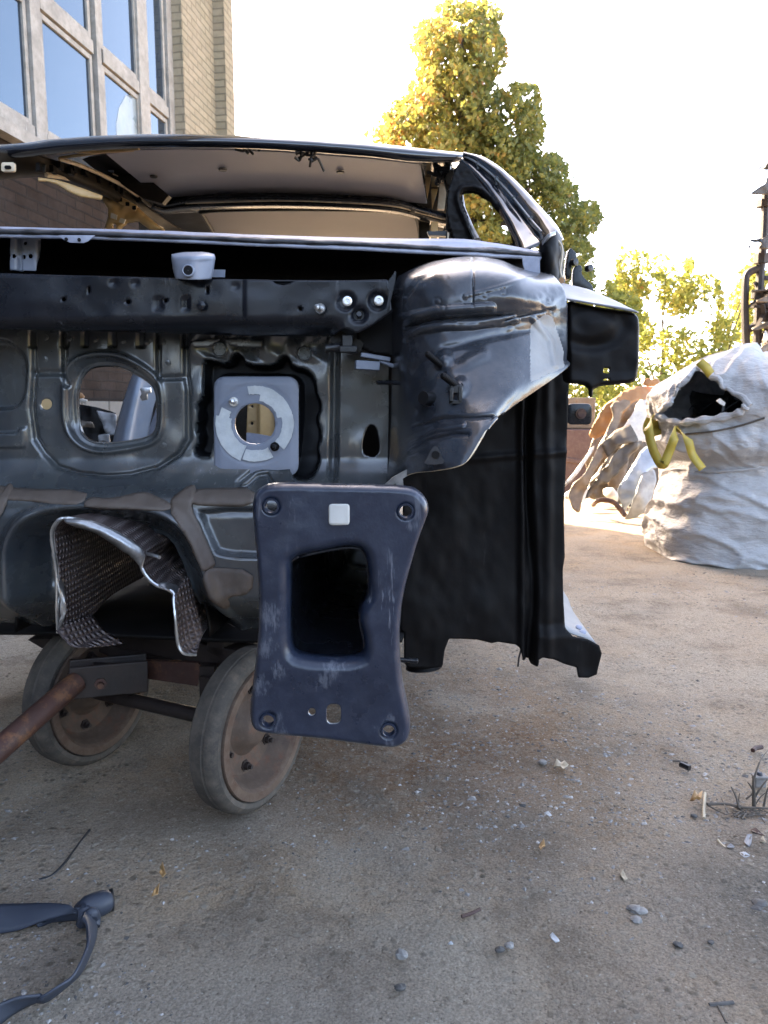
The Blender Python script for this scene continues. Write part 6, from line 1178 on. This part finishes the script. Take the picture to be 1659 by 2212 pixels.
kn.build('knot', M['strap'], st); kn = MB(); kn.lathe([(0, .019), (.006, .019), (.008, .012), (.006, .0005)], G3('N', 812, 505, .021), np.array([.9, .35, 0]), 14); kn.build('strap_end', M['plastic'], st)
o = MB().tube(cr([G3('N', 290, 358, .004), G3('N', 380, 325, .004), G3('N', 470, 240, .005), G3('N', 540, 150, .004), G3('N', 610, 55, .004), G3('N', 665, -15, .004)], 6), [.0035] * 4 + [.0026] * 27, 7).build('rubber_cord', M['cord'], loc=tuple(G3('N', 470, 240))); tag(o, 'thin black cord lying on the ground above the strap', 'cord')
def leaf(k, pts, mat, label, name='dry_leaf', cat='leaf', z=.006, curl=.012, group=None):
    P = np.array([G3(k, x, y, z) for x, y in pts]); c = P.mean(0); n = len(P); V = [c + [0, 0, curl * .2]] + [p + [0, 0, curl * abs(math.sin(i * 1.7))] for i, p in enumerate(P)]; V = V + [c * .5 + v * .5 - [0, 0, .001] for v in V[1:]]
    Fc = [(0, 1 + n + i, 1 + n + (i + 1) % n) for i in range(n)] + [(1 + n + i, 1 + i, 1 + (i + 1) % n, 1 + n + (i + 1) % n) for i in range(n)]
    o = mk(name, V, Fc, M[mat], None, loc=tuple(c * [1, 1, 0])); solid(o, .0012, 0); return tag(o, label, cat, group)
leaf('N', [(1185, 265), (1205, 262), (1228, 320), (1232, 345), (1205, 358), (1180, 330), (1195, 310)], 'dryleaf', 'upper of two narrow brown leaves right of the strap')
leaf('N', [(1165, 402), (1182, 420), (1170, 470), (1150, 505), (1122, 500), (1140, 470), (1155, 440)], 'dryleaf', 'lower of two narrow brown leaves right of the strap')
leaf('O', [(733, 270), (745, 255), (765, 258), (780, 262), (797, 272), (790, 285), (775, 296), (762, 282), (745, 286)], 'paleleaf', 'curled pale leaf on the ground right of the blue black plate')
leaf('O', [(672, 608), (690, 605), (697, 618), (685, 632), (678, 642), (668, 636)], 'dryleaf', 'small brown leaf on bare ground below the pale leaf')
leaf('O', [(1018, 735), (1032, 728), (1045, 745), (1052, 765), (1040, 770), (1025, 755)], 'paleleaf', 'greenish dry husk lying on the open ground', 'dry_husk', 'husk', curl=.006)
leaf('O', [(715, 1000), (728, 993), (755, 1018), (758, 1030), (742, 1034), (722, 1018)], 'whitechip', 'white chip lying in the lower middle of the ground', 'plastic_chip', 'chip', curl=.003)
leaf('O', [(1288, 706), (1305, 705), (1311, 718), (1292, 718)], 'yellowchip', 'tiny pale yellow square scrap on the ground', 'scrap_square', 'scrap', curl=.002)
leaf('O', [(690, 470), (710, 468), (725, 482), (715, 490), (700, 478)], 'whitechip', 'thin pale chip on the ground near the pale leaf', 'plastic_chip', 'chip', curl=.003)
leaf('O', [(275, 1035), (290, 1030), (300, 1038), (285, 1044)], 'whitechip', 'small white chip at the lower left of the open ground', 'plastic_chip', 'chip', curl=.003)
leaf('T', [(1010, 1400), (1050, 1335), (1108, 1320), (1095, 1440), (1075, 1470), (1040, 1455)], 'scrap_grey', 'upright translucent pale shard at the right edge', 'plastic_shard', 'shard', curl=.004)
leaf('T', [(960, 1525), (1030, 1540), (1088, 1570), (1015, 1600), (975, 1560)], 'whitechip', 'white triangular shard at the right edge', 'plastic_shard', 'shard', curl=.004)
leaf('T', [(815, 1450), (860, 1440), (905, 1465), (880, 1490), (820, 1480)], 'scrap_grey', 'faint grey shard left of the white triangular one', 'plastic_shard', 'shard', curl=.004)
leaf('T', [(1090, 1262), (1150, 1270), (1215, 1310), (1250, 1360), (1190, 1330), (1100, 1310)], 'rust', 'rust red shard at the right edge', 'metal_shard', 'shard', curl=.006)
leaf('T', [(1190, 1390), (1230, 1370), (1270, 1420), (1230, 1440), (1195, 1420)], 'paleleaf', 'round pale leaf at the right edge below the red shard', curl=.008)
leaf('T', [(390, 930), (440, 900), (480, 880), (530, 905), (520, 950), (470, 945), (430, 965)], 'dryleaf', 'crumpled tan leaf beside the split wood sliver', curl=.02)
def stick(k, pts, r, mat, label, name='wood_sliver', cat='sliver', zs=None, seg=6):
    P = [G3(k, x, y, (zs[i] if zs else r)) for i, (x, y) in enumerate(pts)]; o = MB().tube(cr(P, 4), r, seg).build(name, M[mat], loc=tuple(P[0] * [1, 1, 0])); return tag(o, label, cat)
stick('T', [(565, 840), (560, 900), (555, 960), (550, 1040), (555, 1130)], .0032, 'paleleaf', 'split pale wood sliver left of the dry twigs')
stick('T', [(280, 508), (330, 528), (388, 555)], .007, 'plastic', 'short black tube on the gravel', 'black_tube', 'tube')
stick('T', [(195, 470), (270, 475), (365, 498)], .003, 'twig', 'thin dark twig above the short black tube', 'twig', 'twig')
stick('O', [(335, 918), (375, 905), (415, 886)], .003, 'rust', 'reddish twig on the ground left of the middle', 'twig', 'twig')
stick('O', [(1435, 1292), (1455, 1330), (1480, 1380)], .0022, 'twig', 'pale stalk at the bottom right of the ground', 'twig', 'twig')
stick('O', [(1405, 1300), (1450, 1296), (1510, 1290)], .003, 'stoned', 'dark crosswise twig over the pale stalk', 'twig', 'twig')
stick('T', [(715, 1385), (750, 1430), (800, 1475)], .003, 'paleleaf', 'short bent straw left of the grey shard', 'straw', 'straw')
# dry twig plant at the right edge
tp = thing('dry_twig_plant', 'dead leafless twig plant sprawling at the right edge', 'plant', tuple(G3('T', 1130, 1000))); mb = MB()
def T3(x, y, z): return gp(*cv('T', [(x, y)])[0], 0) * np.array([1, 1, 0]) + np.array([0, 0, z])
def stem(pts, r): mb.tube(cr([at(*cv('T', [(x, y)])[0], T3(1130, 1010, 0)[1] + dy) for x, y, dy in pts], 4), np.linspace(r, r * .4, 4 * (len(pts) - 1) + 1) * .55, 6)
for pts, r in (([(1130, 1010, 0), (1125, 800, 0), (1130, 680, 0), (1190, 490, .02)], .008), ([(960, 1020, -.02), (920, 880, 0), (865, 770, .02)], .006), ([(950, 980, 0), (955, 900, 0), (965, 840, 0)], .003), ([(1130, 900, 0), (1200, 790, 0), (1285, 680, 0)], .005), ([(1130, 830, 0), (1090, 760, 0), (1055, 715, .0)], .005), ([(1240, 1000, 0), (1270, 850, 0), (1290, 780, 0)], .005), ([(1140, 980, 0), (1210, 880, 0), (1290, 820, 0)], .003), ([(1035, 910, 0), (1100, 860, 0), (1130, 800, 0)], .004), ([(820, 1060, -.05), (780, 960, 0), (745, 885, .02)], .003), ([(1190, 490, .02), (1230, 420, .04), (1290, 350, .06)], .003)): stem(pts, r)
def low(pts, r): mb.tube(cr([G3('T', x, y, r + .004) for x, y in pts], 4), np.linspace(r, r * .5, 4 * (len(pts) - 1) + 1) * .6, 6)
low([(590, 970), (700, 965), (830, 970), (980, 1005), (1150, 1012), (1290, 1020), (1500, 1040)], .006); low([(600, 985), (700, 1040), (800, 1085)], .003); low([(940, 1120), (980, 1090), (1060, 1075)], .003); low([(990, 1140), (1040, 1080), (1080, 1090), (1160, 1060)], .003)
for i in range(40):
    a = np.array([rng.uniform(880, 1500), rng.uniform(1000, 1120)]); d = rng.normal(size=2) * [70, 28]; low([tuple(a - d), tuple(a + rng.normal(size=2) * 12), tuple(a + d)], rng.uniform(.0015, .003))
mb.build('twigs', M['twig'], tp)
stick('T', [(1115, 350), (1150, 325), (1220, 310)], .006, 'rust', 'rusty curled strip at the top of the dry twigs', 'rusty_strip', 'strip')
# small square plastic clip among the twigs
p = G3('T', 1185, 760, .0); sc_ = thing('plastic_clip', 'small square grey plastic clip with a dark centre standing behind the twigs', 'clip', tuple(p))
mb = MB(); mb.box(p + [0, 0, .012], (.013, .010, .012)); mb.box(p + [0, 0, .025], (.016, .012, .0025)); bevel(mb.build('clip_body', M['stoneg'], sc_), .002); mb = MB(); mb.lathe([(0, .007), (.006, .005), (.006, .0005)], p + [0, 0, .028], (0, 0, 1), 10); mb.build('clip_pin', M['silverpin'] if 'silverpin' in M else M['strap'], sc_)
# clods and single stones
def stone(k, x, y, s, mat, label=None, group='loose stones on the ground', seed=0):
    bm = bmesh.new(); bmesh.ops.create_icosphere(bm, subdivisions=2, radius=1.0); V = np.array([v.co for v in bm.verts]); Fc = [[v.index for v in f.verts] for f in bm.faces]; bm.free()
    V = V * (1 + .35 * vnoise(V[:, 0] * 1.6 + seed, V[:, 1] * 1.6, V[:, 2] * 1.6)[:, None]) * np.array([1.2, 1.0, .6]) * s; p = G3(k, x, y, s * .35)
    o = mk('stone', V + p, Fc, M[mat], None, sm=False, loc=tuple(p)); return tag(o, label, 'stone', group)
for i, (k, x, y, s, m, lab) in enumerate([('O', 1085, 885, .010, 'stoneg', 'largest clod of the grey cluster right of the middle'), ('O', 1110, 892, .009, 'stoneg', 'right clod of the grey cluster right of the middle'), ('O', 1068, 880, .007, 'stoneg', 'left clod of the grey cluster right of the middle'), ('O', 1090, 930, .008, 'stoneg', 'flat clod just below the grey cluster'), ('O', 1335, 678, .008, 'stoneg', 'round grey stone near the yellow scrap'),
      ('O', 1310, 602, .006, 'stoned', 'small dark stone above the yellow scrap'), ('O', 1340, 482, .006, 'stoned', 'dark stone left of the wood sliver'), ('O', 1102, 765, .007, 'stoneg', 'grey stone right of the green husk'), ('O', 1272, 1040, .007, 'stoned', 'dark stone low on the right'), ('O', 1412, 1030, .005, 'stoned', 'small black stone low at the right'), ('O', 500, 1060, .007, 'stoned', 'brown stone low left of the white chip'), ('O', 542, 1043, .007, 'stoneg', 'tan stone low left of the white chip'),
      ('O', 75, 1080, .010, 'stoneg', 'grey stone at the lower left of the open ground'), ('O', 70, 1225, .008, 'stoned', 'dark stone near the bottom edge'), ('O', 1625, 865, .014, 'stoned', 'dark broken clod at the right edge'), ('O', 1610, 890, .010, 'stoned', 'smaller dark clod below the broken one at the right edge'), ('O', 1570, 905, .008, 'stoned', 'dark clod left of the broken ones at the right edge'), ('O', 685, 250, .010, 'stoneg', 'grey pebble left of the pale curled leaf')]):
    stone(k, x, y, s, m, lab, seed=i * 3.7)
# scrap heap by the wall, seen through the opening in the firewall
hp_ = thing('scrap_heap', 'dark heap of scrap panels by the wall seen through the firewall opening', 'scrap', tuple(at(200, 1000, 4.3) * np.array([1, 1, 0])))
for pts, Y, m in (([(300, 560), (480, 610), (700, 640), (850, 690), (900, 900), (900, 1200), (300, 1200)], 4.4, 'deep'), ([(560, 520), (600, 535), (630, 560), (620, 590), (560, 570)], 4.2, 'scrap_orange'), ([(580, 590), (610, 580), (650, 600), (630, 622)], 4.15, 'scrap_white'), ([(720, 670), (850, 700), (860, 850), (790, 850), (760, 780)], 4.25, 'scrap_grey'), ([(580, 740), (680, 760), (690, 800), (600, 790)], 4.2, 'scrap_brown'), ([(720, 850), (800, 845), (800, 910), (730, 900)], 4.2, 'scrap_grey')):
    O = cv('E', pts); c = np.mean(O, 0); relief('heap_panel', O, Y, M[m], hp_, step=6, lean=.2, h=lambda x, y: .03 * fbm(x / 25, y / 25, Y, 2), thick=.01)
